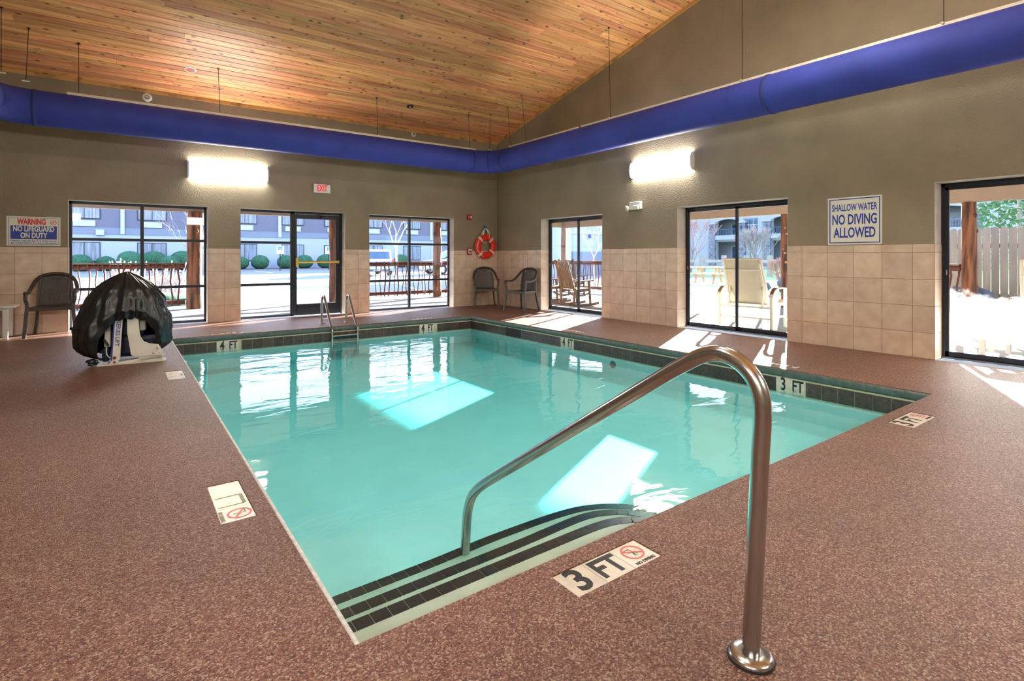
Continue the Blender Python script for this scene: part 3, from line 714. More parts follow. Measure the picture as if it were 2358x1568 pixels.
# ------------------------------------------------------------------ handrail in the foreground
X0 = -6.215
hr = thing('pool_handrail', (X0, -10.475, 0), 'curved stainless steel handrail running from the deck into the water', 'handrail')
P = [(-10.478, 0.0), (-10.492, .30), (-10.508, .62)]
arc = [(-10.515, .745), (-10.508, .81), (-10.480, .862), (-10.430, .898), (-10.370, .910), (-10.305, .892), (-10.235, .852), (-10.14, .792), (-9.9, .632), (-9.55, .398)]
low = [(-9.10, .098), (-9.00, .030), (-8.92, -.032), (-8.865, -.092), (-8.83, -.165), (-8.812, -.25), (-8.79, -.46)]
pts = [(X0, a, b) for a, b in P]+[tuple(q) for q in [Vector((X0, a, b)) for a, b in arc]]+[(X0, a, b) for a, b in low]
pp = catmull([Vector(p) for p in pts], 7)
MB().tube(pp, .0262, 20).build('rail_tube', M['stainless'], hr, smooth=True)
MB().lathe([(.063, 0.0), (.066, .006), (.064, .013), (.055, .019), (.034, .022), (.030, .022)], 40, Matrix.Translation((X0, -10.478, 0.0))).build('escutcheon', M['stainless'], hr, smooth=True)
MB().lathe([(.069, 0.0), (.069, .003)], 40, Matrix.Translation((X0, -10.478, 0.0))).build('gasket', M['black'], hr)

# ------------------------------------------------------------------ ladder
ld = thing('pool_ladder', (-4.585, -1.5, 0), 'stainless steel ladder with two hooped rails at the far pool edge', 'ladder')
for x in (-4.806, -4.356):
    pr = [(-1.40, 0), (-1.40, .30), (-1.405, .40), (-1.43, .47), (-1.485, .508), (-1.545, .49), (-1.60, .42), (-1.85, .09), (-1.96, -.03), (-1.985, -.10), (-1.985, -.50)]
    MB().tube(catmull([Vector((x, a, b)) for a, b in pr], 4), .0215, 14).build('ladder_rail', M['stainless'], ld, smooth=True)
    MB().lathe([(.05, 0.0), (.05, .006), (.035, .014), (.024, .014)], 24, Matrix.Translation((x, -1.40, 0))).build('flange', M['stainless'], ld, smooth=True)
for z in (-.155, -.30, -.44):
    MB().box(-4.806, -4.356, -2.03, -1.955, z-.012, z+.012).build('ladder_step', M['stainless'], ld, bevel=.006, seg=2)

# ------------------------------------------------------------------ fabric duct
DY, DX, DZ, DR, DXL = -1.065, -.86, 3.355, .252, -9.25
path = [Vector((DXL, -13.2, DZ))]
def arcp(cx, cy, r, a0, a1, n=10): return [Vector((cx+r*math.cos(R(a0+(a1-a0)*k/n)), cy+r*math.sin(R(a0+(a1-a0)*k/n)), DZ)) for k in range(n+1)]
BR = .62; BL = .50
du = thing('air_duct', (DX, -6.0, DZ+DR), 'blue fabric air duct hanging under the wood ceiling', 'air duct')
circ = [(DR*math.cos(2*PI*k/40), DR*math.sin(2*PI*k/40)) for k in range(40)]
def run(pts, wr_=0.0, seed=0):
    m_ = MB(); m_.sweep(pts, circ, caps=False)
    if wr_:
        out = []
        for v in m_.v:
            n = mnoise.noise(Vector((v[0]*3.0+v[2]*1.2+seed, v[1]*3.0+v[2]*1.2, v[2]*1.0)))
            w = max(0, n-.25)*wr_
            out.append((v[0], v[1]+w*(-1 if v[1] < DY else 1)*.5, v[2]-w*.3))
        m_.v = out
    return m_
seg1 = [Vector((DXL, y_, DZ)) for y_ in [YF+.02, -10, -7, -4, DY-BL]]
el1 = arcp(DXL+BL, DY-BL, BL, 180, 90); seg2 = [Vector((x_, DY, DZ)) for x_ in [DXL+BL+(DX-BR-DXL-BL)*k/60 for k in range(61)]]
el2 = arcp(DX-BR, DY-BR, BR, 90, 0); seg3 = [Vector((DX, y_, DZ)) for y_ in [DY-BR-.001, -3, -5, -7, -7.66, -9, -11, -12.5, YF+.02]]
run(seg1).build('duct_run', M['duct'], du, smooth=True)
run(el1).build('duct_elbow', M['duct'], du, smooth=True)
run(seg2, .035).build('duct_run', M['duct'], du, smooth=True)
run(el2).build('duct_elbow', M['duct'], du, smooth=True)
run(seg3).build('duct_run', M['duct'], du, smooth=True)
def ringseam(c, axis, w=.03, r=DR+.009):
    a = Vector(c); d = Vector(axis)
    MB().sweep([a-d*w/2, a-d*w/4, a, a+d*w/4, a+d*w/2], [(math.cos(2*PI*k/40), math.sin(2*PI*k/40)) for k in range(40)], scale=[DR+.001, r, r+.001, r, DR+.001], caps=False).build('duct_seam', M['duct_seam'], du, smooth=True)
ringseam((DXL, DY-BL, DZ), (0, 1, 0), .02); ringseam((DXL+BL, DY, DZ), (1, 0, 0), .05); ringseam((DX-BR, DY, DZ), (1, 0, 0), .03); ringseam((DX, DY-BR, DZ), (0, 1, 0), .05); ringseam((DX, -7.66, DZ), (0, 1, 0), .06)
ringseam((DX-BR+BR*.7071, DY-BR+BR*.7071, DZ), (.7071, -.7071, 0), .02)
ZT = DZ+DR
MB().box(-8.40, -1.30, DY-.016, DY+.016, ZT-.004, ZT+.042).build('hanging_track', M['track'], du, bevel=.004)
MB().box(DX-.016, DX+.016, -3.95, -1.75, ZT-.004, ZT+.042).build('hanging_track', M['track'], du, bevel=.004)
MB().box(DX-.016, DX+.016, YF+.05, -4.05, ZT-.004, ZT+.042).build('hanging_track', M['track'], du, bevel=.004)
MB().box(DXL-.016, DXL+.016, YF+.05, -2.3, ZT-.004, ZT+.042).build('hanging_track', M['track'], du, bevel=.004)
def hanger(b, tp=None):
    b = Vector(b); tp = Vector(tp) if tp else Vector((b.x, b.y, 0)); tp.z = cz(tp.y)-.002
    q = MB().tube([b, tp], .0045, 6).build('hanging_cable', M['cable'], du)
    MB().box(b.x-.045, b.x+.045, b.y-.012, b.y+.012, b.z-.006, b.z+.014).build('clamp', M['track'], q, bevel=.003)
    MB().lathe([(.022, 0), (.018, .012)], 10, Matrix.Translation((tp.x, tp.y, tp.z-.008))).build('ceiling_plate', M['cable'], q)
for x_ in (-8.26, -6.40, -3.61, -1.47): hanger((x_, DY, ZT+.03), (x_+(-.03 if x_ > -7 else 0), DY-.02, 0))
hanger((-8.83, -1.22, ZT+.07), (-8.80, -1.24, 0)); hanger((-9.03, -1.62, ZT+.04)); hanger((-9.24, -4.2, ZT+.03))
hanger((-1.03, -1.22, ZT+.02), (-1.03, -1.24, 0)); hanger((DX, -1.80, ZT+.03), (DX+.02, -1.66, 0)); hanger((DX, -2.35, ZT+.03), (DX, -2.2, 0)); hanger((DX, -4.78, ZT+.03), (DX+.02, -4.72, 0)); hanger((DX, -7.25, ZT+.03)); hanger((DX, -9.5, ZT+.03))

# ------------------------------------------------------------------ wall lights
def wall_light(F, label, group=None):
    c = F @ Vector((0, 0, 0))
    t = thing('wall_light', tuple(c), label, 'wall light', group)
    L_, H_ = 1.36, .30
    prof = [(-H_/2, 0), (-H_/2, .045), (-H_*.42, .075), (-H_*.25, .098), (0, .106), (H_*.25, .098), (H_*.42, .075), (H_/2, .045), (H_/2, 0)]
    k = len(prof)
    def ext(u0, u1, sc):
        m_ = MB(); vs = []
        for u in (u0, u1): vs += [F @ Vector((u, a*sc, b*sc if b else .002)) for a, b in prof]
        m_.add(vs, [tuple(range(k)), tuple(range(k, 2*k))]+[(i, (i+1) % k, k+(i+1) % k, k+i) for i in range(k)]); return m_
    ext(-L_/2+.025, L_/2-.025, .955).build('diffuser', M['diffuser'], t, smooth=True)
    ext(-L_/2, -L_/2+.03, 1.0).build('end_cap', M['white_plastic'], t, bevel=.004)
    ext(L_/2-.03, L_/2, 1.0).build('end_cap', M['white_plastic'], t, bevel=.004)
    vs = [(-L_/2, -H_/2, 0), (L_/2, -H_/2, 0), (L_/2, H_/2, 0), (-L_/2, H_/2, 0)]
    return t
wall_light(FB(-6.11, 0, 2.805), 'glowing white wall light above the pool lift window')
wall_light(FR(0, -5.20, 2.828), 'glowing white wall light on the gable wall under the duct')
FL = lambda x, y, z: frame((x, y, z), (0, 1, 0), (0, 0, 1)); FF = lambda x, y, z: frame((x, y, z), (-1, 0, 0), (0, 0, 1))
wall_light(FR(0, -11.4, 2.828), 'added unseen fill light on the gable wall behind the camera side')  # extra light out of view, added to brighten the room
wall_light(FL(XL, -11.9, 2.82), 'added unseen fill light on the left gable wall')  # also added as fill, on a wall out of view
wall_light(FF(-4.95, YF, 2.66), 'wall light on the front wall facing the windows')
wall_light(FF(-9.58, YF, 2.66), 'added unseen fill light on the front wall near the left gable')  # another unseen light added for fill

for xx, nm in ((-8.4, 'left'), (-5.3, 'middle'), (-2.1, 'right')):  # three lights added above the frame to raise the room's brightness
    zz = cz(-8.6)-.42; t = thing('added_fill_light', (xx, -8.6, zz), 'added fill light out of view below the ridge, %s one of three' % nm, 'fill light')
    MB().box(xx-.62, xx+.62, -8.72, -8.48, zz+.03, zz+.09).build('housing', M['white_plastic'], t, bevel=.01)
    MB().box(xx-.60, xx+.60, -8.70, -8.50, zz, zz+.03).build('diffuser', M['ridge_fill'], t)
    for q in (-.5, .5): MB().tube([(xx+q, -8.6, zz+.09), (xx+q, -8.6, cz(-8.6))], .004, 6).build('cable', M['cable'], t)
# ------------------------------------------------------------------ signs, exit, alarms
def plate(name, F, w, h, mt, parent, d0=0.0, d1=.004, bev=0.0): 
    return MB().box(-w/2, w/2, -h/2, h/2, d0, d1, F).build(name, mt, parent, bevel=bev)
def outline(F, w, h, t_, z, mt, parent, r=0):
    m_ = MB(); m_.box(-w/2, w/2, h/2-t_, h/2, 0, z, F); m_.box(-w/2, w/2, -h/2, -h/2+t_, 0, z, F); m_.box(-w/2, -w/2+t_, -h/2+t_, h/2-t_, 0, z, F); m_.box(w/2-t_, w/2, -h/2+t_, h/2-t_, 0, z, F)
    return m_.build('printed_border', mt, parent)
F = FR(0, -8.313, 1.692)
t = thing('wall_sign', (0, -8.313, 1.375), 'white and blue sign reading SHALLOW WATER NO DIVING ALLOWED', 'sign')
o = plate('sign_panel', F, .645, .626, M['sign_white'], t)
outline(F @ Matrix.Translation((0, 0, .004)), .605, .588, .012, .0006, M['ink_blue'], o)
def stxt(txt, size, x, y, F, parent, m_='ink_blue', sx=.7, bold=.003, width=None, zz=.0045):
    q = text_mesh(txt, size, M[m_], 'lettering', parent, F @ Matrix.Translation((x, y, zz)), sx=1, bold=bold)
    if width:      # fit to width around its own centre
        inv = F.inverted(); xs_ = [(inv @ v.co).x for v in q.data.vertices]; c = (min(xs_)+max(xs_))/2; k = width/(max(xs_)-min(xs_))
        q.data.transform(F @ Matrix.Translation((x, 0, 0)) @ Matrix.Diagonal((k, 1, 1, 1)) @ Matrix.Translation((-c, 0, 0)) @ inv)
    return q
stxt('SHALLOW WATER', .125, 0, .172, F, o, width=.54, bold=.0025); stxt('NO DIVING', .185, 0, .012, F, o, width=.53, bold=.004); stxt('ALLOWED', .185, 0, -.162, F, o, width=.50, bold=.004)
F = FB(-8.862, 0, 1.620)
t = thing('wall_sign', (-8.862, 0, 1.39), 'warning sign reading NO LIFEGUARD ON DUTY, left of the windows', 'sign')
o = plate('sign_panel', F, .64, .46, M['sign_white'], t)
outline(F @ Matrix.Translation((0, 0, .004)), .60, .425, .005, .0006, M['ink_blue'], o)
MB().box(-.275, .275, -.125, .085, .004, .0048, F).build('blue_field', M['ink_blue'], o)
stxt('WARNING', .125, -.03, .145, F, o, 'ink_red', width=.34, bold=.006)
stxt('NO LIFEGUARD', .115, 0, .033, F, o, 'sign_white', width=.49, bold=.004, zz=.0056); stxt('ON DUTY', .115, 0, -.070, F, o, 'sign_white', width=.32, bold=.004, zz=.0056)
stxt('Children under the age of 14 should not use', .030, 0, -.153, F, o, 'ink_blue', width=.545, bold=.0008); stxt('spa or pool without an adult in attendance.', .030, 0, -.185, F, o, 'ink_blue', width=.545, bold=.0008)
m_ = MB(); vs = []
for k in range(20):
    a = 2*PI*k/20; vs += [F @ Vector((.232+.032*math.cos(a), .145+.032*math.sin(a), .0046)), F @ Vector((.232+.040*math.cos(a), .145+.040*math.sin(a), .0046))]
m_.add(vs, [(2*k, 2*k+1, (2*k+3) % 40, (2*k+2) % 40) for k in range(20)]); m_.add([F @ Vector((.205, .118, .0048)), F @ Vector((.210, .114, .0048)), F @ Vector((.259, .172, .0048)), F @ Vector((.254, .176, .0048))], [(0, 1, 2, 3)])
m_.add([F @ Vector((.216, .137, .0047)), F @ Vector((.248, .140, .0047)), F @ Vector((.240, .156, .0047)), F @ Vector((.226, .152, .0047))], [(0, 1, 2, 3)])
m_.build('swimmer_symbol', M['ink_red'], o)
# exit
F = FB(-4.40, 0, 2.622)
t = thing('exit_sign', (-4.40, 0, 2.53), 'white exit sign with red letters above the door', 'exit sign')
o = plate('sign_housing', F, .335, .178, M['white_plastic'], t, 0, .055, .006)
q = text_mesh('EXIT', .185, M['exit_red'], 'lettering', o, F @ Matrix.Translation((0, 0, .0556)), sx=.56, bold=.005)
# fire alarm strobe and pull station
t = thing('fire_alarm', (-.835, 0, 2.11), 'small red fire alarm strobe high on the back wall by the corner', 'fire alarm')
F = FB(-.835, 0, 2.188); o = plate('housing', F, .125, .135, M['red'], t, 0, .055, .008)
plate('strobe_lens', F @ Matrix.Translation((.025, 0, 0)), .045, .055, M['white_plastic'], o, .055, .068, .006)
text_mesh('FIRE', .030, M['sign_white'], 'lettering', o, F @ Matrix.Translation((-.035, 0, .0555)) @ Matrix.Rotation(R(90), 4, 'Z'), sx=.9)
t = thing('fire_pull_station', (-.835, 0, 1.26), 'red and white fire pull station beside the life ring', 'pull station')
F = FB(-.835, 0, 1.34); o = plate('housing', F, .125, .155, M['red'], t, .006, .06, .006)
plate('face_plate', F @ Matrix.Translation((0, .01, 0)), .10, .11, M['sign_white'], o, .06, .064, .002)
plate('pull_handle', F @ Matrix.Translation((0, .005, 0)), .075, .032, M['ink_black'], o, .064, .078, .003)
text_mesh('FIRE', .026, M['ink_red'], 'lettering', o, F @ Matrix.Translation((0, .048, .0645)), sx=1)
# emergency horn / lamp
F = FR(0, -4.63, 2.165)
t = thing('emergency_light', (0, -4.63, 2.10), 'small white emergency light box with two lamp heads on the gable wall', 'emergency light')
o = plate('housing', F, .27, .145, M['aged_white'], t, 0, .075, .01)
Mh = F @ Matrix.Translation((-.17, -.035, .05)) @ Matrix.Rotation(R(-35), 4, 'Y') @ Matrix.Rotation(R(20), 4, 'X')
MB().lathe([(.025, -.04), (.045, -.01), (.062, .03), (.055, .04)], 18, Mh).build('lamp_head', M['aged_white'], t, smooth=True)
Mh = F @ Matrix.Translation((.065, -.035, .085)) @ Matrix.Rotation(R(15), 4, 'X')
MB().box(-.055, .055, -.04, .04, -.02, .035, Mh).build('lamp_head', M['sign_white'], t, bevel=.008)

# life ring
F = FB(-.392, -.07, 1.472)
t = thing('life_ring', (-.392, -.07, 1.13), 'red life ring with four white bands hanging by the corner', 'life ring')
maj, mi = .232, .088
def ringpt(a, r): return F @ Vector((r*math.cos(a), r*math.sin(a)*.985, 0))
MB().sweep([ringpt(2*PI*k/48, maj) for k in range(48)], [(mi*math.cos(2*PI*k/16), .055*math.sin(2*PI*k/16)) for k in range(16)], up=(0, 1, 0), closed=True).build('ring_body', M['ring_red'], t, smooth=True)
for a0 in (48, 132, 228, 322):
    ps = [ringpt(R(a0+d), maj) for d in (-6, -3, 0, 3, 6)]
    MB().sweep(ps, [((mi+.003)*math.cos(2*PI*k/16), .058*math.sin(2*PI*k/16)) for k in range(16)], up=(0, 1, 0)).build('ring_band', M['rope'], t, smooth=True)
text_mesh('U.S.C.G. APPROVED', .016, M['ink_black'], 'lettering', t, F @ Matrix.Translation((-.01, -.255, .052)), sx=1)
hk = thing('rope_hook', (-.372, 0, 1.93), 'blue plastic rope hook above the life ring', 'hook')
F2 = FB(-.372, 0, 1.945)
plate('hook_plate', F2, .06, .10, M['blue_hook'], hk, 0, .012, .003)
m_ = MB()
for s_ in (-1, 1): m_.tube([F2 @ Vector((0, -.01, .01)), F2 @ Vector((s_*.03, .01, .04)), F2 @ Vector((s_*.05, .04, .055))], .009, 8)
m_.tube([F2 @ Vector((0, -.02, .01)), F2 @ Vector((0, -.035, .05)), F2 @ Vector((0, -.015, .075))], .009, 8)
m_.build('hook_prong', M['blue_hook'], hk, smooth=True)
rp = MB()
c0 = Vector((-.392, 0, 1.472))
loopp = [(-.02, .455, -.05), (-.09, .37, -.06), (-.16, .255, -.075), (-.215, .165, -.10), (-.265, .06, -.11), (-.285, -.06, -.10), (-.27, -.10, -.10), (-.19, -.17, -.10), (-.12, -.235, -.10), (-.04, -.30, -.07), (.06, -.325, -.06), (.13, -.28, -.07), (.20, -.20, -.10), (.235, -.15, -.10), (.29, -.08, -.08), (.298, .02, -.08), (.25, .10, -.09), (.19, .18, -.10), (.13, .25, -.085), (.08, .34, -.06), (.02, .455, -.05)]
rp.tube(catmull([Vector((c0.x+a, -.02+b_, c0.z+z_)) for a, z_, b_ in loopp], 4), .0062, 6)
rr = random.Random(3)
for k in range(7):
    a = Vector((c0.x+rr.uniform(-.02, .02), -.06, c0.z+.46)); sgn = -1 if k < 4 else 1
    b1 = Vector((c0.x+sgn*rr.uniform(.04, .11), -.09-rr.uniform(0, .02), c0.z+rr.uniform(.27, .36)))
    c_ = Vector((c0.x+sgn*rr.uniform(.02, .09), -.085, c0.z+rr.uniform(.30, .40)))
    rp.tube(catmull([a, (a+b1)/2+Vector((sgn*.02, -.01, 0)), b1, c_, a+Vector((.005, 0, -.01))], 4), .0055, 6)
rp.tube(catmull([Vector((c0.x+a, -.145, c0.z+z_)) for a, z_ in ((.05, .33), (.075, .27), (.055, .24), (.085, .20), (.09, .165))], 4), .007, 6)
rp.tube(catmull([Vector((c0.x-.03+.05*math.cos(k), -.10, c0.z+.10+.025*math.sin(k))) for k in [0, 1, 2, 3, 4, 5, 6]], 4), .0055, 6)
o = rp.build('life_ring_rope', M['rope'], smooth=True); tag(o, 'white rope looped over the blue hook and around the life ring', 'rope')

# ceiling and wall fittings
def disc_fit(name, F, prof, mt, label, cat, n=24, inner=None):
    o = thing(name, tuple(F @ Vector((0, 0, 0))), label, cat)
    MB().lathe(prof, n, F).build('body', mt, o, smooth=True)
    if inner: MB().lathe(inner[0], n, F).build('insert', inner[1], o, smooth=True)
    return o
ang = math.atan(SL)
def FC(x, y): 
    u = Vector((1, 0, 0)); v = Vector((0, -math.cos(ang), math.sin(ang))); w = u.cross(v)
    if w.z > 0: v = -v
    return frame((x, y, cz(y)), u, v)
disc_fit('recessed_vent', FC(-6.816, -.90), [(.085, -.004), (.088, .006), (.07, .010), (.066, .004)], M['white_plastic'], 'round white-rimmed plate with a red centre in the ceiling boards', 'ceiling fitting', inner=([(.0, .003), (.066, .005), (.064, .0055), (0, .0056)], M['copper_bands']))
disc_fit('ceiling_sprinkler', FC(-2.87, -.985), [(.07, -.004), (.072, .005), (.05, .008), (.045, .004)], M['black'], 'dark round sprinkler in the ceiling boards near the corner', 'sprinkler', inner=([(.018, .002), (.022, .014), (.012, .024), (.004, .05), (.012, .055)], M['stainless']))
disc_fit('wall_sprinkler', FB(-7.386, 0, 3.995), [(.075, 0), (.07, .012), (.04, .02), (.036, .008)], M['white_plastic'], 'white sidewall sprinkler above the left duct run with flaked paint around it', 'sprinkler', inner=([(.03, .004), (.028, .02), (.014, .045), (.02, .05)], M['stainless']))
disc_fit('wall_sprinkler', FB(-2.32, 0, 4.035), [(.06, 0), (.056, .010), (.035, .016), (.03, .006)], M['white_plastic'], 'white sidewall sprinkler on the back wall near the corner', 'sprinkler', inner=([(.024, .004), (.02, .02), (.012, .04), (.016, .045)], M['stainless']))

# ------------------------------------------------------------------ resin armchairs
def armchair():
    """front towards -y, local origin on the floor under the seat centre"""
    t = empty('resin_armchair', (0, 0, 0)); mt = M['chair']
    fl = [(-.021, -.019), (.021, -.019), (.026, 0), (.021, .019), (-.021, .019), (-.026, 0)]
    # arched back rail running down into both arms
    half = [(.285, -.235, .655), (.292, -.20, .672), (.294, -.12, .665), (.290, -.02, .665), (.284, .09, .70), (.268, .18, .765), (.235, .245, .845), (.175, .285, .905), (.09, .303, .935), (0, .308, .943)]
    pts = [Vector(p) for p in half]+[Vector((-x, y, z)) for x, y, z in half[-2::-1]]
    MB().sweep(catmull(pts, 4), fl, up=(0, 0, 1)).build('arm_rail', mt, t, smooth=True)
    for s in (-1, 1):
        MB().tube([(s*.285, -.238, .652), (s*.285, -.262, .640), (s*.285, -.262, .618), (s*.285, -.245, .612)], .017, 10).build('arm_scroll', mt, t, smooth=True)
        # front leg: floor to seat, then curving up to the arm
        MB().sweep(catmull([Vector((s*.297, -.262, 0)), Vector((s*.283, -.245, .22)), Vector((s*.270, -.232, .42)), Vector((s*.272, -.215, .50)), Vector((s*.288, -.225, .58)), Vector((s*.286, -.205, .655))], 4), [(-.022, -.020), (.022, -.020), (.022, .020), (-.022, .020)], up=(0, 1, 0)).build('leg', mt, t, bevel=.005)
        # back leg: floor to back frame
        MB().sweep(catmull([Vector((s*.262, .315, 0)), Vector((s*.232, .268, .22)), Vector((s*.213, .235, .43)), Vector((s*.208, .245, .60)), Vector((s*.190, .275, .80)), Vector((s*.16, .288, .895))], 4), [(-.019, -.017), (.019, -.017), (.019, .017), (-.019, .017)], up=(0, 1, 0)).build('leg', mt, t, bevel=.004)
        MB().beam((s*.268, -.225, .425), (s*.215, .232, .425), .022, .045).build('side_apron', mt, t, bevel=.004)
    MB().beam((-.268, -.236, .424), (.268, -.236, .424), .022, .050).build('front_apron', mt, t, bevel=.005)
    MB().beam((-.212, .236, .424), (.212, .236, .424), .022, .045).build('back_apron', mt, t, bevel=.005)
    # dished seat
    m_ = MB(); n = 8; vs = []
    for z_ in (0, -.012):
        for j in range(n+1):
            for i in range(n+1):
                u = i/n*2-1; v = j/n; w = .262+(.212-.262)*v
                vs.append((u*w, -.24+.475*v, .452-.016*(1-u*u)*math.sin(PI*min(1, v*1.05))+z_-(.012 if v == 0 else 0)))
    k = (n+1)**2; fs = []
    for j in range(n):
        for i in range(n):
            a = j*(n+1)+i; fs += [(a, a+1, a+n+2, a+n+1), (k+a, k+a+n+1, k+a+n+2, k+a+1)]
    edge = [i for i in range(n+1)]+[j*(n+1)+n for j in range(1, n+1)]+[n*(n+1)+i for i in range(n-1, -1, -1)]+[j*(n+1) for j in range(n-1, 0, -1)]
    for q in range(len(edge)): a, b = edge[q], edge[(q+1) % len(edge)]; fs.append((a, b, k+b, k+a))
    m_.add(vs, fs).build('seat', mt, t, smooth=True)
    # open wicker back: crossing strips inside the arch
    w_ = MB()
    def by(x, z): return .238+(z-.46)*.13+.055*(1-(x/.22)**2)*.0+.03*(1-(x/.2)**2)*min(1, (z-.44)/.2)
    def top(x): return .925-.55*abs(x)**1.9*3.2 if abs(x) < .21 else .8
    nx = 23
    for i in range(nx):
        x = -.195+.39*i/(nx-1); zt = min(.93, .47+.455*math.sqrt(max(.05, 1-(abs(x)/.235)**2.6)))
        for q in range(4):
            z0 = .475+(zt-.475)*q/4; z1 = .475+(zt-.475)*(q+1)/4
            w_.beam((x*(1+.02*q), by(x, z0), z0), (x*(1+.02*(q+1)), by(x, z1), z1), .0105, .005, up=(0, 1, 0))
    z = .48; k_ = 0
    while z < .915:
        hw = .20*min(1, math.sqrt(max(0, 1-((z-.475)/.46)**3.2)))*(1+.02*4*(z-.475)/.455)
        if hw > .03:
            for q in range(4):
                x0 = -hw+2*hw*q/4; x1 = -hw+2*hw*(q+1)/4
                w_.beam((x0, by(x0, z)+.003, z), (x1, by(x1, z)+.003, z), .005, .0125)
        z += .0175
    w_.build('wicker_back', mt, t)
    MB().sweep([Vector((x, by(x, .465), .465)) for x in (-.21, -.1, 0, .1, .21)], [(-.012, -.012), (.012, -.012), (.012, .012), (-.012, .012)]).build('back_rail', mt, t, bevel=.003)
    MB().box(-.05, .05, by(0, .86)-.006, by(0, .86)+.008, .845, .878).build('back_medallion', mt, t, bevel=.008)
    return t
CG = 'taupe resin armchairs by the walls'
ch = armchair()
tag(ch, 'taupe resin armchair beside the white table, left of the pool lift', 'chair', CG)
ch2 = copy_tree(ch); tag(ch2, 'taupe resin armchair in the corner under the life ring', 'chair', CG)
ch3 = copy_tree(ch); tag(ch3, 'taupe resin armchair beside the sliding door nearest the corner', 'chair', CG)
ch4 = copy_tree(ch); tag(ch4, 'armchair at the left edge beyond the white table, only its leg showing', 'chair', CG)
ch.location = (-8.605, -.365, 0); ch.rotation_euler.z = R(-3)
ch2.location = (-.655, -.47, 0); ch2.rotation_euler.z = R(-28)
ch3.location = (-.455, -1.66, 0); ch3.rotation_euler.z = R(-76)
ch4.location = (-9.49, -1.02, 0); ch4.rotation_euler.z = R(0)

# small white table at the left edge
t = thing('side_table', (-9.29, -.30, 0), 'small white plastic table at the left edge beside the armchair', 'table')
MB().box(-9.56, -9.02, -.56, -.04, .455, .490).build('table_top', M['white_plastic'], t, bevel=.012, seg=2)
MB().box(-9.52, -9.09, -.52, -.08, .42, .455).build('apron', M['white_plastic'], t, bevel=.004)
for x_ in (-9.49, -9.13):
    for y_ in (-.50, -.11): MB().prism([(-.032, -.032), (.032, -.032), (.032, .032), (-.032, .032)], 0, .43, Matrix.Translation((x_, y_, 0))).build('leg', M['white_plastic'], t, bevel=.004)

# ------------------------------------------------------------------ pool lift with its cover
lf = thing('pool_lift', (-7.64, -3.72, 0), 'white pool lift on its base plate under a black vinyl cover', 'pool lift')
LW = M['lift_white']
A = Matrix.Translation((-7.645, -3.80, 0)) @ Matrix.Rotation(R(-5), 4, 'Z')      # x right along the plate, y into the room
def bx(x0, x1, y0, y1, z0, z1): return MB().box(x0, x1, y0, y1, z0, z1, A)
bx(-.325, .32, -.06, .10, 0, .014).build('base_plate', LW, lf, bevel=.003)
m_ = MB(); m_.prism([(-.325+.06, 0), (.30, .03), (.30, .075), (-.1, .03)], 0, .09, A @ Matrix.Rotation(R(90), 4, 'X') @ Matrix.Translation((0, .0, -.06)))
m_.build('base_beam', LW, lf, bevel=.003)
bx(.05, .285, -.03, .065, .012, .135).build('pivot_block', LW, lf, bevel=.006)
# curved side plate: upright that sweeps to the right
pl = [(-.035, .10), (.0, .075), (.245, .075), (.265, .12), (.225, .20), (.14, .215), (.085, .245), (.055, .30), (.04, .40), (.03, .62), (-.075, .62), (-.07, .35)]
MB().prism(pl, -.012, .012, A @ Matrix.Translation((.02, -.035, 0)) @ Matrix.Rotation(R(90), 4, 'X')).build('arm_plate', LW, lf, bevel=.003)
# mast with lettering, leaning slightly
Mm = A @ Matrix.Translation((-.155, -.01, .05)) @ Matrix.Rotation(R(3.5), 4, 'Y')
mast = MB().box(-.035, .035, -.04, .04, 0, .55, Mm).build('mast', LW, lf, bevel=.004)
MB().box(-.046, -.036, -.042, .04, 0, .55, Mm).build('mast_edge', M['ink_blue'], mast)
text_mesh('SERIES LIFT', .055, M['ink_blue'], 'lettering', mast, Mm @ Matrix.Translation((0, -.0405, .30)) @ Matrix.Rotation(R(90), 4, 'X') @ Matrix.Rotation(R(-90), 4, 'Z'), sx=1.05, bold=.001)
bx(-.265, -.205, .0, .12, .20, .62).build('battery_box', M['aged_white'], lf, bevel=.01)
bx(-.27, -.20, -.005, .12, .38, .386).build('battery_seam', M['ink_grey'], lf)
MB().box(-.012, .012, -.008, .008, -.045, .045, A @ Matrix.Translation((-.245, -.012, .255)) @ Matrix.Rotation(R(-28), 4, 'Y')).build('control_lever', M['ink_black'], lf, bevel=.005)
def bolt(x, z, y=-.052, r=.014, mt='rust'): MB().lathe([(r, 0), (r, .010), (r*.5, .014)], 6, A @ Matrix.Translation((x, y, z)) @ Matrix.Rotation(R(90), 4, 'X')).build('bolt', M[mt], lf)
bolt(-.165, .085, -.055, .017); bolt(-.165, .035, -.06, .013); bolt(.235, .155, -.048, .011, 'stainless'); bolt(.20, .105, -.048, .010, 'stainless'); bolt(.255, .10, -.035, .010, 'stainless')
MB().prism([(-.055, 0), (.055, 0), (.035, .045), (.012, .062), (-.012, .062), (-.035, .045)], 0, .008, A @ Matrix.Translation((-.165, -.052, .0)) @ Matrix.Rotation(R(90), 4, 'X')).build('pivot_lug', LW, lf, bevel=.002)
MB().tube(catmull([A @ Vector(p) for p in ((-.245, .02, .20), (-.24, -.02, .13), (-.215, -.03, .09), (-.185, -.02, .06), (-.17, 0, .05))], 5), .006, 6).build('cable', M['white_plastic'], lf, smooth=True)
MB().tube(catmull([A @ Vector(p) for p in ((-.33, .05, .10), (-.31, -.02, .06), (-.27, -.05, .035), (-.22, -.045, .03))], 5), .006, 6).build('cable', M['white_plastic'], lf, smooth=True)
bx(-.29, -.22, .03, .30, .03, .19).build('seat_shell', M['dark_seat'], lf, bevel=.03, seg=2)
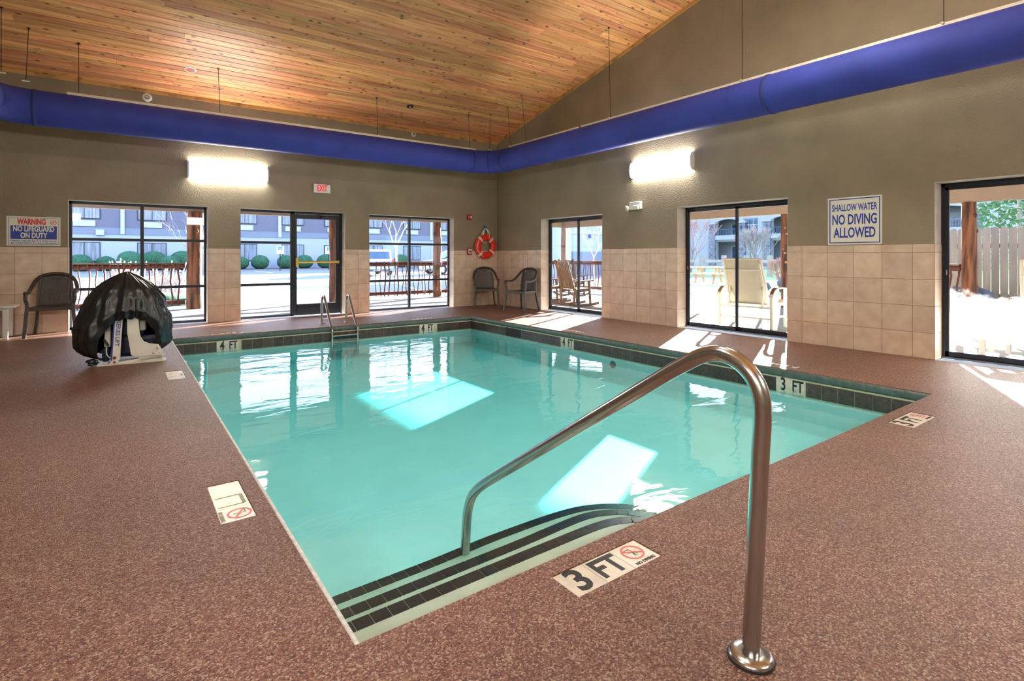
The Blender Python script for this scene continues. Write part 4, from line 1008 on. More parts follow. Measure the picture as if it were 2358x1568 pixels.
bx(.05, .12, .05, .20, .36, .60).build('motor_housing', M['aged_white'], lf, bevel=.012)
bx(-.18, .26, .15, .50, .05, .30).build('seat_shell', M['dark_seat'], lf, bevel=.05, seg=2)
bx(-.16, .10, .12, .18, .30, .66).build('seat_back', M['dark_seat'], lf, bevel=.03, seg=2)
# the cover: a bag draped over a peak, gathered at the hem and open towards the camera
def cover():
    cx, cy = -7.715, -3.62
    prof = [(0.0, 1.045), (.04, 1.03), (.12, .985), (.20, .925), (.275, .85), (.335, .76), (.375, .66), (.40, .55), (.415, .43), (.42, .31), (.405, .20), (.34, .10), (.24, .03)]
    n = 150; m_ = MB(); rows = 60
    def rad(z):
        for i in range(len(prof)-1):
            (r0, z0), (r1, z1) = prof[i], prof[i+1]
            if z1 <= z <= z0: return r0+(r1-r0)*(z0-z)/(z0-z1)
        return prof[-1][0]
    grid = []
    for k in range(n):
        a = 2*PI*k/n; ax, ay = math.cos(a), math.sin(a)
        # azimuth measured from the camera direction (about -y)
        d = math.degrees(math.atan2(ax, -ay)) - 6     # + to the right
        if d > 180: d -= 360
        ad = abs(d)
        hem = .05
        if ad < 52: hem = .05+(.47)*max(0, 1-(ad/52)**3.2)
        if 52 <= d < 100: hem = .05+.08*(1-abs(d-76)/24)
        if d > 100 or d < -100: hem = .10
        col = []
        for j in range(rows+1):
            z = 1.045-(1.045-hem)*(j/rows)
            r = rad(z)
            fold = .012*math.sin(a*7+2.2*z)*min(1, max(0, (1.0-z)*2))+.030*mnoise.noise(Vector((ax*2.2, ay*2.2, z*2.6)))+.014*mnoise.noise(Vector((ax*7, ay*7, z*6+3)))
            # long straight creases falling from the peak
            cr = .020*max(0, 1-abs(((d+9)/6)))*min(1, (1.04-z)*3)+.028*max(0, 1-abs((d-22)/8))*min(1, (1.04-z)*2)+.022*max(0, 1-abs((d+48)/9))*min(1, (1.04-z)*2)
            cr += .020*sum(max(0, 1-abs(((d-c0+180) % 360)-180)/w0)*sg for c0, w0, sg in ((-34, 7, 1), (-20, 5, -1), (4, 4, 1.1), (13, 5, -1.2), (38, 6, 1), (58, 7, -.9), (-66, 8, -1), (-90, 9, .9), (90, 8, 1), (120, 10, -1), (160, 10, 1), (-130, 10, 1)))*min(1, (1.045-z)*2.2)
            q3 = Vector((ax*2.6, ay*2.6, z*4.2)); cr += .055*(.5-abs(mnoise.noise(q3)))*min(1, (1.0-z)*2) + .018*(.4-abs(mnoise.noise(q3*2.3+Vector((4, 1, 7)))))*min(1, (1.0-z)*2)
            gat = 0
            if z < hem+.09: gat = -.06*((hem+.09-z)/.09)+.012*math.sin(a*31)
            sxk = 1.02 if ax > 0 else 1.05
            flat = 1-.12*max(0, 1-ad/60)*min(1, max(0, (.95-z)*2.2))     # pressed flatter at the front
            rr_ = max(0, (r+fold+cr+gat)*flat)
            shift = -.03*max(0, (.9-z))
            col.append((cx+ax*rr_*sxk+shift+.012, cy+ay*rr_*.86, max(z+(.012*math.sin(a*23) if j == rows else 0), .008)))
        grid.append(col)
    vs = [p for col in grid for p in col]; q = rows+1
    fs = [(k*q+j, ((k+1) % n)*q+j, ((k+1) % n)*q+j+1, k*q+j+1) for k in range(n) for j in range(rows)]
    m_.add(vs, fs)
    o = m_.build('lift_cover', M['black_vinyl'], lf, smooth=True)
    sm = o.modifiers.new('thickness', 'SOLIDIFY'); sm.thickness = .003; sm.offset = -1
    for p in o.data.polygons: p.use_smooth = True
    for e in o.data.edges: e.use_edge_sharp = False
    return o
cover()
m_ = MB(); 
for k in range(9):
    a = rng.uniform(0, 6.28); m_.blob((-8.02+rng.uniform(-.03, .03), -3.78+rng.uniform(-.02, .02), .035+rng.uniform(-.01, .03)), .035, .03, .022, 7, 5, .5, 3, k)
m_.build('gathered_hem', M['black_vinyl'], lf, smooth=True)

# ================================================================== outside
g = MB().box(-60, 110, 7.5, 41.5, -.07, -.03).box(-60, 5.9, 3.7, 7.5, -.07, -.03).build('parking_lot', M['asphalt']); tag(g, 'sunlit asphalt parking lot outside the windows', kind='structure')
g = MB().box(5.9, 110, -60, 7.5, -.07, -.03).box(22, 110, 7.5, 41.5, -.05, -.02).build('lawn', M['grass']); tag(g, 'bright lawn beyond the porch', kind='structure')
g = MB().box(-60, 110, 40.0, 130, -.05, .06).build('planting_bed', M['mulch']); tag(g, 'dark mulch bed along the hotel wall', kind='structure')
mb = MB(); mb.box(-14, 5.7, .28, 3.75, -.07, -.012); mb.box(.28, 5.7, -16, .28, -.07, -.012)
g = mb.build('porch_floor', M['concrete']); tag(g, 'pale concrete porch floor around the building', kind='structure')
g = MB().box(-30, -20, 2.0, 3.0, -.1, -.08)
k = MB().box(-40, 60, 39.7, 40.0, -.03, .10).build('kerb', M['concrete']); tag(k, 'concrete kerb at the far edge of the parking lot', kind='structure')
mb = MB()
for i, x in enumerate((-11.0, -8.9, -4.3, 7.2, -1.7, .9, 3.5)):
    if x > 5: continue
    mb.add([(x, 6.2, -.026), (x+.11, 6.2, -.026), (x+2.0+.11, 13.0, -.026), (x+2.0, 13.0, -.026), (x, 6.2, -.034), (x+.11, 6.2, -.034), (x+2.11, 13.0, -.034), (x+2.0, 13.0, -.034)], [(0, 1, 2, 3), (4, 5, 6, 7), (0, 1, 5, 4), (1, 2, 6, 5), (2, 3, 7, 6), (3, 0, 4, 7)])
for i in range(9): 
    x = -20+i*2.7; mb.box(x, x+.11, 33, 40, -.034, -.026)
g = mb.build('parking_lines', M['line_paint']); g['kind'] = 'stuff'; tag(g, 'white parking bay lines on the asphalt', 'parking line')
# porch header beams and cedar soffit
HZ0, HZ1 = 2.27, 2.515
hb = MB().box(-14, 5.32, 3.32, 3.50, HZ0, HZ1).build('porch_header_back', M['header']); tag(hb, 'beige header beam along the parking side of the porch', kind='structure')
hb = MB().box(5.16, 5.32, -16, 3.32, HZ0-.02, HZ1).build('porch_header_right', M['header']); tag(hb, 'beige header beam along the lawn side of the porch', kind='structure')
mb = MB().box(-14, 5.6, .28, 3.8, HZ1, HZ1+.04); mb.box(.28, 5.6, -16, .28, HZ1, HZ1+.04)
sf = mb.build('porch_ceiling', M['soffit']); tag(sf, 'orange cedar porch ceiling seen above the header beams', kind='structure')
mb = MB().box(-14, 6.3, .28, 4.2, HZ1+.04, HZ1+.30); mb.box(.28, 6.3, -16, .28, HZ1+.04, HZ1+.30)
mb.build('roof_deck', M['mulch'], sf)

def log_post(x, y, r, label, seed, top=HZ0, fork=False, r2=None, knots=5):
    t = thing('log_post', (x, y, -.012), label, 'log post', 'peeled log posts of the porch')
    n = 18; rows = 16; m_ = MB(); vs = []
    for j in range(rows+1):
        z = -.012+(top+.012)*j/rows; q = 1-.10*j/rows
        ox = .02*mnoise.noise(Vector((seed, z*.9, 0)))*1.5; oy = .02*mnoise.noise(Vector((seed+5, z*.9, 1)))
        for k in range(n):
            a = 2*PI*k/n; f = r*q*(1+.10*mnoise.noise(Vector((math.cos(a)*1.3+seed, math.sin(a)*1.3, z*1.6)))+(.07*abs(math.cos(a*2+seed)) if fork else 0))
            vs.append((x+ox+f*math.cos(a), y+oy+f*math.sin(a), z))
    m_.add(vs, [(j*n+k, j*n+(k+1) % n, (j+1)*n+(k+1) % n, (j+1)*n+k) for j in range(rows) for k in range(n)]+[tuple(range(n))[::-1], tuple(rows*n+k for k in range(n))])
    m_.build('trunk', M['bark'], t, smooth=True)
    kr = random.Random(int(seed*10))
    for i in range(knots):
        a = kr.uniform(PI*.9, PI*1.8); z = kr.uniform(.4, top-.2)
        c = Vector((x+r*.93*math.cos(a), y+r*.93*math.sin(a), z))
        F = frame(tuple(c), (-math.sin(a), math.cos(a), 0), (0, 0, 1))
        MB().lathe([(r*.42, -r*.3), (r*.30, r*.06), (r*.12, r*.12)], 8, F).build('branch_stub', M['picnic' if knots > 6 else 'bark'], t, smooth=True)
    return t
log_post(-6.335, 3.41, .165, 'thick fluted log post outside the pool lift window', 1.3, fork=True, knots=3)
log_post(-3.085, 3.41, .105, 'slim log post seen through the glass exit door', 2.7)
log_post(.10, 3.41, .13, 'log post seen through the window right of the exit door', 4.1)
log_post(5.24, 3.36, .095, 'log post at the outer corner of the porch', 5.5, knots=2)
log_post(5.24, -4.71, .088, 'knotty orange log post outside the middle sliding door', 6.9, top=HZ0-.02, knots=9)
log_post(5.24, -8.24, .125, 'log post seen through the fogged sliding door', 8.2, top=HZ0-.02, knots=4)
log_post(-11.45, 3.41, .12, 'log post at the far left end of the porch', 9.4, knots=2)

def railing(a, b, label, seed, n=None, top=1.075):
    a = Vector((a[0], a[1], 0)); b = Vector((b[0], b[1], 0)); d = b-a; L_ = d.length; d.normalize(); nn = Vector((-d.y, d.x, 0))
    t = thing('porch_railing', tuple((a+b)/2+Vector((0, 0, -.012))), label, 'railing')
    MB().beam(a+Vector((0, 0, top-.015)), b+Vector((0, 0, top-.015)), .13, .03).build('cap_board', M['rail_wood'], t, bevel=.004)
    MB().tube([a+Vector((0, 0, top-.085)), b+Vector((0, 0, top-.085))], .050, 8).build('top_rail', M['twig'], t, smooth=True)
    MB().tube([a+Vector((0, 0, .15)), b+Vector((0, 0, .15))], .052, 8).build('bottom_rail', M['twig'], t, smooth=True)
    rr = random.Random(seed); x = .07
    while x < L_-.05:
        p = []; off = rr.uniform(-.02, .02); ph = rr.uniform(0, 6)
        for k in range(6):
            z = .07+(top-.03-.07)*k/5; p.append(a+d*(x+off+.024*math.sin(ph+k*1.5)+rr.uniform(-.012, .012))+nn*(-.05+rr.uniform(-.008, .008))+Vector((0, 0, z)))
        r0 = rr.uniform(.011, .021)
        MB().tube(p, r0, 5, scale=[1.15, .95, 1, .9, 1, 1.3]).build('baluster', M['twig'], t, smooth=True)
        x += rr.uniform(.105, .165)
    for k in range(int(L_*1.6)):
        x0 = rr.uniform(0, L_-.8); z0 = rr.uniform(.3, .85); ps = []
        for q in range(6): ps.append(a+d*(x0+q*.15)+nn*.02+Vector((0, 0, z0+rr.uniform(-.07, .07))))
        MB().tube(catmull(ps, 2), .0055, 4).build('twig', M['bare'], t)
    return t
railing((-11.2, 3.42), (-6.54, 3.42), 'twig-baluster railing outside the pool lift window, ending at the thick log post', 11)
railing((-2.95, 3.42), (-.06, 3.42), 'twig-baluster railing left of the log post outside the window near the corner', 12)
railing((.27, 3.42), (5.12, 3.42), 'twig-baluster railing running from that log post to the porch corner', 15)
railing((5.25, -.6), (5.25, 3.22), 'twig-baluster railing behind the rocking chairs', 13)
railing((5.25, -8.10), (5.25, -7.0), 'short twig railing beside the log post outside the fogged door', 14)

# ---- bare trees and shrubs
def branches(m_, p, d, L_, r, depth, rr, spread=.55, up=.15, nseg=3, minr=.004):
    pts = [p]; q = p.copy(); dd = d.copy()
    for k in range(nseg):
        dd = (dd+Vector((rr.uniform(-.16, .16), rr.uniform(-.16, .16), rr.uniform(-.05, .16)))).normalized(); q = q+dd*(L_/nseg); pts.append(q.copy())
    m_.tube(pts, r, 5 if depth > 2 else 3, caps=False, scale=[1-.35*k/nseg for k in range(nseg+1)])
    if depth <= 0: return
    for k in range(rr.choice((2, 3, 3))):
        a = rr.uniform(0, 2*PI); nd = (dd+Vector((math.cos(a)*spread, math.sin(a)*spread, up))).normalized()
        branches(m_, pts[rr.choice((-1, -1, -2))], nd, L_*rr.uniform(.62, .82), max(minr, r*.62), depth-1, rr, spread, up, nseg, minr)
def bare_tree(name, base, h, r, seed, mt, label, cat='tree', stems=1, depth=5, spread=.55, group=None, up=.15, minr=.004, first=.34):
    rr = random.Random(seed); t = thing(name, base, label, cat, group)
    trunk = MB(); crown = MB(); b = Vector(base)
    for s_ in range(stems):
        a = rr.uniform(0, 2*PI); lean = 0 if stems == 1 else rr.uniform(.15, .55)
        d = Vector((math.cos(a)*lean, math.sin(a)*lean, 1)).normalized(); L_ = h*first
        q = b+d*L_; trunk.tube([b-Vector((0, 0, .05)), b+d*L_*.5+Vector((rr.uniform(-.03, .03), 0, 0)), q], r, 6, scale=[1.2, 1, .85])
        for k in range(3):
            a2 = rr.uniform(0, 2*PI); nd = (d+Vector((math.cos(a2)*spread, math.sin(a2)*spread, up))).normalized()
            branches(crown, q, nd, h*.24, r*.7, depth-1, rr, spread, up, minr=minr)
    trunk.build('trunk' if stems == 1 else 'stems', mt, t, smooth=True)
    crown.build('branches', mt, t, kind='stuff')
    return t
bare_tree('bare_tree', (-3.3, 30, 0), 5.0, .05, 3, M['bare'], 'multi-stemmed bare tree against the hotel wall, seen left', stems=5, depth=4, minr=.012)
bare_tree('bare_tree', (3.2, 13.5, 0), 4.2, .055, 8, M['bare_pale'], 'pale leafless tree behind the railing right of the exit door', depth=5, minr=.009, first=.38)
bare_tree('bare_tree', (12.6, 9.3, 0), 3.4, .04, 31, M['bare_pale'], 'small pale leafless tree in front of the blue cottage', depth=4, minr=.009)
bare_tree('bare_tree', (11.2, 17.6, 0), 5.2, .08, 15, M['bare_pale'], 'leafless tree right of the corner window log post', depth=5, minr=.010)
bare_tree('bare_shrub', (30.5, 10.2, 0), 3.7, .05, 21, M['bare'], 'large rounded leafless shrub in front of the stone resort', 'shrub', stems=9, depth=4, minr=.016, spread=.5)
bare_tree('bare_shrub', (16.2, 1.15, 0), 1.25, .03, 22, M['bare_rose'], 'low rosy twiggy shrub behind the knotty orange post', 'shrub', stems=12, depth=4, minr=.008, spread=.6)
bare_tree('bare_tree', (26, 12.9, 0), 4.6, .05, 24, M['bare_rose'], 'pinkish leafless tree left of the picnic table', stems=4, depth=4, minr=.016)
bare_tree('bare_tree', (21.5, 23.0, .0), 7.0, .08, 25, M['bare'], 'dense leafless tree behind the porch corner post', stems=6, depth=5, minr=.010)
bare_tree('bare_tree', (9.6, -8.6, 0), 5.0, .05, 26, M['bare_pale'], 'leafless tree over the grey board fence', stems=3, depth=5, minr=.010)
# cut-back pale shrubs by the railing
def stubby(base, seed, label, n=26, h=.62, sp=.5):
    rr = random.Random(seed); t = thing('pruned_shrub', base, label, 'shrub'); m_ = MB(); b = Vector(base)
    for k in range(n):
        a = rr.uniform(0, 6.28); s_ = rr.uniform(0, sp); q = b+Vector((math.cos(a)*s_*.5, math.sin(a)*s_*.4, 0)); e = q+Vector((math.cos(a)*s_*.5, math.sin(a)*s_*.4, rr.uniform(.6, 1)*h))
        mid = (q+e)/2+Vector((rr.uniform(-.05, .05), 0, 0)); m_.tube([q, mid, e], .018, 5, scale=[1.2, 1, .8])
        for _ in range(3): m_.tube([mid, mid+Vector((rr.uniform(-.14, .14), rr.uniform(-.1, .1), rr.uniform(.1, .3)))], .010, 4)
    m_.build('stems', M['bare_pale'], t, kind='stuff'); return t
stubby((-7.6, 7.0, -.03), 5, 'pale cut-back shrub above the railing, left window pane', h=1.22, sp=.75, n=40)
stubby((-6.65, 7.4, -.03), 6, 'pale cut-back shrub beside the first one, nearer the window mullion', h=1.15, sp=.6, n=30)
g = MB().blob((-7.2, 5.2, -.05), 1.2, .7, .36, 16, 9, .25, 3, 2).build('groundcover_mound', M['evergreen'], smooth=True); tag(g, 'low green ground cover behind the railing', 'ground cover')

# ---- hotel across the parking lot
HY = 45.0
t = thing('hotel_building', (5, HY, .06), 'two-storey pale blue and slate hotel across the parking lot', 'building')
MB().box(-24, 44, HY, HY+8, .06, 3.07).build('ground_floor_wall', M['bldg_lower'], t)
MB().box(-24, 44, HY-.05, HY+8, 3.07, 3.62).build('floor_band', M['bldg_band'], t)
MB().box(-24, 44, HY, HY+8, 3.62, 7.6).build('upper_wall', M['bldg_upper'], t)
MB().box(-25, 45, HY-.8, HY+9, 7.6, 7.9).build('roof', M['bldg_band'], t)
for i, x in enumerate((-7.62, 4.85, 9.9, 21.4)): MB().box(x-.14, x+.14, HY-.16, HY, 3.1, 7.6).build('downspout', M['bldg_trim'], t)
cx_ = [-18.1, -14.2, -10.15, -5.55, 1.75, 6.1, 10.2, 14.4, 19.0, 23.5, 28.0]
for c in cx_:
    for (z0, z1) in ((.80, 2.42), (4.33, 5.95)):
        w_ = MB().box(c-1.05, c+1.05, HY-.06, HY+.02, z0, z1).build('window', M['frame'], t)
        MB().box(c-.99, c-.03, HY-.075, HY-.05, z0+.06, z1-.06).build('pane', M['bldg_glass'], w_)
        MB().box(c+.03, c+.99, HY-.075, HY-.05, z0+.06, z1-.06).build('pane', M['bldg_glass'], w_)
    MB().box(c-.72, c+.72, HY-.10, HY, 3.72, 4.20).build('air_conditioner_grille', M['bldg_trim'], t)
MB().box(-9.4, -8.85, HY-.25, HY, 3.0, 3.45).build('floodlight_box', M['bldg_trim'], t)
BUSH = [(-10.3, 43.0, .80, 'small clipped bush furthest left in the hotel row'), (-8.75, 43.9, .72, 'clipped bush behind the pale pruned shrubs'), (-7.13, 40.9, .95, 'clipped bush left of the first window mullion'),
        (-5.47, 43.4, .98, 'clipped bush just right of the first window mullion'), (-4.55, 41.0, .74, 'clipped bush standing behind two larger ones'), (-3.45, 43.2, 1.0, 'largest low clipped bush beside the thick log post'), (-2.9, 41.0, .75, 'clipped bush partly hidden by the thick log post'),
        (1.10, 43.2, .70, 'clipped bush at the left edge of the sidelight'), (2.75, 43.2, .78, 'second clipped bush in the sidelight, left of the parking sign'), (5.0, 43.2, .78, 'clipped bush right of the left parking sign'), (6.75, 43.2, .80, 'clipped bush seen above the left half of the brass bar'), (8.75, 43.2, .84, 'clipped bush beside the slim log post'), (16.9, 43.2, .85, 'clipped bush seen past the middle bar of the window near the corner')]
for j, (x, y, rr, lb) in enumerate(BUSH):
    o = MB().blob((x, y, .06+rr*.80), rr, rr*.9, rr*.86, 16, 11, .10, 3, j).build('clipped_bush', M['bush'], smooth=True)
    tag(o, lb, 'bush', 'clipped bushes along the hotel wall')
for px_, nm in ((3.62, 'left'), (7.85, 'right')):
    t = thing('parking_sign', (px_, 39.3, -.03), 'disabled parking sign on a dark pole, %s of the two before the hotel' % nm, 'sign')
    MB().tube([(px_, 39.3, -.03), (px_, 39.3, 1.95)], .045, 8).build('pole', M['ink_black'], t)
    o = MB().box(px_-.30, px_+.30, 39.23, 39.27, 1.45, 2.15).build('sign_plate', M['sign_white'], t)
    MB().box(px_-.17, px_+.17, 39.215, 39.23, 1.78, 2.10).build('blue_panel', M['sign_blue'], o)
    # wheelchair pictogram
    m_ = MB(); 
    m_.tube([(px_+.02+.07*math.cos(a), 39.212, 1.87+.07*math.sin(a)) for a in [R(q) for q in range(-200, 60, 20)]], .012, 4); m_.box(px_-.05, px_-.02, 39.205, 39.215, 1.88, 2.0); m_.box(px_-.05, px_+.05, 39.205, 39.215, 1.88, 1.905)
    m_.build('wheelchair_symbol', M['sign_white'], o)
# ---- cars
def car(x, y, rz, mt, label, suv=True):
    t = thing('parked_car', (x, y, -.03), label, 'car', None, R(rz)); A_ = Matrix.Translation((x, y, -.03)) @ Matrix.Rotation(R(rz), 4, 'Z')
    Rx = A_ @ Matrix.Rotation(R(90), 4, 'X')
    body = [(-2.3, .42), (-2.34, .80), (-2.22, 1.02), (1.0, 1.05), (1.55, 1.0), (2.25, .88), (2.38, .62), (2.32, .38), (1.95, .30), (-1.9, .30)]
    MB().prism(body, -.92, .92, Rx).build('body', M[mt], t, bevel=.06, seg=2)
    cab = [(-2.22, 1.0), (-2.02, 1.62), (-1.75, 1.72), (.10, 1.70), (.45, 1.58), (1.15, 1.02)]
    MB().prism(cab, -.80, .80, Rx).build('cabin', M[mt], t, bevel=.05, seg=2)
    for s_ in (-1, 1):
        for a, b in ((-1.95, -1.05), (-.98, -.15), (-.08, .72)):
            zt = 1.60; zb = 1.10
            MB().prism([(a, zb), (b, zb), (min(b, .62 if b > .5 else b)-.12*(b > .5)*2.2, zt-.02), (a+.06, zt)], -.005, .005, Rx @ Matrix.Translation((0, 0, s_*.806))).build('side_window', M['glass_dark'], t)
    MB().box(-.66, .66, -.006, .006, -.24, .24, A_ @ Matrix.Translation((-2.145, 0, 1.34)) @ Matrix.Rotation(R(90), 4, 'Z') @ Matrix.Rotation(R(18), 4, 'X')).build('rear_window', M['glass_dark'], t)
    MB().box(-.68, .68, -.006, .006, -.36, .36, A_ @ Matrix.Translation((.86, 0, 1.33)) @ Matrix.Rotation(R(90), 4, 'Z') @ Matrix.Rotation(R(-54), 4, 'X')).build('windscreen', M['glass_dark'], t)
    for x_ in (-1.45, 1.45):
        for s_ in (-1, 1):
            o = MB().lathe([(.34, -.11), (.34, .11)], 20, A_ @ Matrix.Translation((x_, s_*.84, .34)) @ Matrix.Rotation(R(90), 4, 'X')).build('wheel', M['tyre'], t)
            MB().lathe([(.20, -.12), (.20, .12)], 14, A_ @ Matrix.Translation((x_, s_*.84, .34)) @ Matrix.Rotation(R(90), 4, 'X')).build('hubcap', M['car_silver'], o)
    for s_ in (-1, 1):
        MB().box(-2.36, -2.28, s_*.86-.08, s_*.86+.08, .78, 1.05, A_).build('tail_light', M['car_red'], t)
        MB().box(.62, .82, s_*.98-.09, s_*.98+.09, 1.05, 1.2, A_).build('wing_mirror', M[mt], t, bevel=.03)
    return t
car(6.0, 24.0, 83, 'car_silver', 'silver estate car seen from behind over the porch railing')
car(11.6, 22.6, 183, 'car_silver', 'silver car side-on behind the log post right of the exit door')

# ---- resort with arches beyond the lawn
t = thing('resort_building', (62, 12, -.03), 'pale resort building with arched balconies and stone piers', 'building')
BX = 60.0
fy = lambda u, v, w: (BX+w, u, v)
# arched bays: wall cells with real recesses
us = [-40, 60]; hs = []
bays = [(29.6, 33.0), (21.4, 25.0), (13.2, 16.8), (5, 8.6), (38.5, 42)]
for a, b in bays:
    us += [a, b]; hs += [(a, b, 4.2, 6.7), (a, b, .3, 3.3)]
wins = [(26.9, 29.0, 4.6, 6.4), (18.6, 20.6, 4.6, 6.4)]
for a, b, c, d in wins: us += [a, b]; hs.append((a, b, c, d))
slab(us, [-.03, .3, 3.3, 4.2, 4.6, 6.4, 6.7, 10], hs, fy, .5).build('facade_wall', M['resort_wall'], t)
MB().box(BX+3, BX+3.4, -40, 60, 0, 10).build('inner_wall', M['resort_wall'], t)
for a, b in bays:
    c = (a+b)/2; w_ = (b-a)/2
    # arch spandrel over the balcony opening
    pts = [(a, 6.7), (a, 5.85)]+[(c-w_*math.cos(PI*k/14), 5.85+.55*math.sin(PI*k/14)) for k in range(1, 14)]+[(b, 5.85), (b, 6.7)]
    m_ = MB(); top_ = [(p, 6.75) for p, _ in pts]
    for i in range(len(pts)-1):
        (y0, z0), (y1, z1) = pts[i], pts[i+1]
        if abs(y0-y1) < 1e-6: continue
        m_.add([(BX-.05, y0, z0), (BX-.05, y1, z1), (BX-.05, y1, 6.75), (BX-.05, y0, 6.75), (BX+.5, y0, z0), (BX+.5, y1, z1), (BX+.5, y1, 6.75), (BX+.5, y0, 6.75)], [(0, 1, 2, 3), (4, 5, 6, 7), (0, 1, 5, 4), (2, 3, 7, 6)])
    m_.build('arch', M['resort_wall'], t)
    for y_ in (a-.55, b+.55):
        o = MB().box(BX-.35, BX+.2, y_-.50, y_+.50, 0, 5.75).build('stone_pier', M['stone'], t, bevel=.03)
        MB().box(BX-.5, BX+.3, y_-.66, y_+.66, 5.75, 6.05).build('pier_cap', M['resort_wall'], o)
        MB().box(BX-.55, BX-.35, y_-.12, y_+.12, 5.0, 5.4).build('wall_lantern', M['glass_dark'], o)
    MB().box(BX-.3, BX+3, a, b, 3.55, 4.15).build('balcony_slab', M['resort_wall'], t)
    m_ = MB(); m_.box(BX-.22, BX-.15, a, b, 4.95, 5.05); y_ = a
    while y_ < b: m_.box(BX-.2, BX-.17, y_, y_+.05, 4.15, 4.95); y_ += .24
    m_.build('balcony_rail', M['glass_dark'], t, kind='stuff')
    for z0, z1 in ((4.2, 5.9), (.3, 2.7)):
        o = MB().box(BX+2.9, BX+3.0, a+.5, b-.5, z0, z1).build('window', M['bldg_trim'], t)
        n_ = 3; st = (b-a-1.2)/n_
        for k in range(n_): MB().box(BX+2.86, BX+2.92, a+.6+k*st+.06, a+.6+(k+1)*st-.06, z0+.1, z1-.1).build('pane', M['glass_dark'], o)
for a, b, c, d in wins:
    o = MB().box(BX+.1, BX+.3, a, b, c, d).build('window', M['bldg_trim'], t)
    for k in range(3):
        for q in range(2): MB().box(BX+.06, BX+.12, a+.08+k*.66, a+.66+k*.66, c+.08+q*.86, c+.84+q*.86).build('pane', M['glass_dark'], o)
MB().box(BX-1.2, BX+12, -41, 61, 10, 10.5).build('roof', M['bldg_band'], t)
# low outbuilding with white corner trim behind the rocking chairs
t = thing('garden_cottage', (20, 16, -.03), 'pale blue cottage with white corner boards behind the corner post', 'building')
MB().box(16.4, 24, 15.5, 19, -.03, 4.2).build('wall', M['bldg_lower'], t)
MB().box(16.3, 16.55, 15.4, 15.7, -.03, 4.2).build('corner_board', M['bldg_trim'], t); MB().box(23.8, 24.05, 15.4, 15.7, -.03, 4.2).build('corner_board', M['bldg_trim'], t)
MB().box(15.8, 24.6, 14.8, 19.5, 4.2, 4.45).build('roof', M['bldg_trim'], t); MB().box(16.4, 24, 15.44, 15.5, 2.75, 2.87).build('frieze_board', M['bldg_trim'], t)
for x_ in (18.2, 20.6): 
    MB().box(x_, x_+.10, 15.3, 15.5, 2.5, 2.75).build('bracket', M['ink_blue'], t)
MB().box(16.6, 24, 15.36, 15.48, -.03, 1.55).build('lattice_skirt', M['bldg_band'], t)
# rail fence and picnic table on the lawn
def rail_fence():
    t = thing('rail_fence', (27, 9, -.03), 'grey two-rail wooden fence behind the picnic table', 'fence')
    a = Vector((24, 10.45, 0)); d = Vector((.15, -1, 0)).normalized()
    for k in range(9):
        q = a+d*(1.45*k-1.45); MB().box(q.x-.12, q.x+.12, q.y-.12, q.y+.12, -.03, 1.30).build('post', M['fence'], t)
    for z in (.50, .92): MB().beam(a-d*1.45+Vector((0, 0, z)), a+d*10.1+Vector((0, 0, z)), .06, .20).build('rail', M['fence'], t)
rail_fence()
def picnic(c, rz):
    t = thing('picnic_table', (c[0], c[1], -.03), 'wooden picnic table on the lawn outside the middle sliding door', 'table', None, R(rz))
    A_ = Matrix.Translation((c[0], c[1], -.03)) @ Matrix.Rotation(R(rz), 4, 'Z')
    for k in range(5): MB().box(-1.2, 1.2, -.37+k*.15, -.37+k*.15+.14, .72, .76, A_).build('top_board', M['picnic_top'], t)
    for s_ in (-1, 1):
        for k in range(2): MB().box(-1.2, 1.2, s_*.68-.14+k*.145, s_*.68-.005+k*.145, .42, .46, A_).build('bench_board', M['picnic_top'], t)
    for x_ in (-.85, 0, .85):
        for s_ in (-1, 1): MB().beam(A_ @ Vector((x_, s_*.16, .72)), A_ @ Vector((x_, s_*.62, 0)), .05, .12).build('leg', M['picnic'], t)
        MB().beam(A_ @ Vector((x_, -.80, .385)), A_ @ Vector((x_, .80, .385)), .05, .12).build('cross_beam', M['picnic'], t)
picnic((15.1, 3.55), -75)
# boulders
for i, (x, y, z, r_, lb) in enumerate(((11.0, -.90, .10, .28, 'grey boulder under the rosy shrub'), (11.4, -1.68, .22, .36, 'larger grey boulder right of the first by the shrub'), (7.0-.9, -8.0, .2, .5, 'dark boulder at the foot of the grey board fence'))):
    o = MB().blob((x, y, z), r_*1.2, r_, r_*.8, 12, 8, .4, 2, i).build('boulder', M['rock'], smooth=True); tag(o, lb, 'boulder')
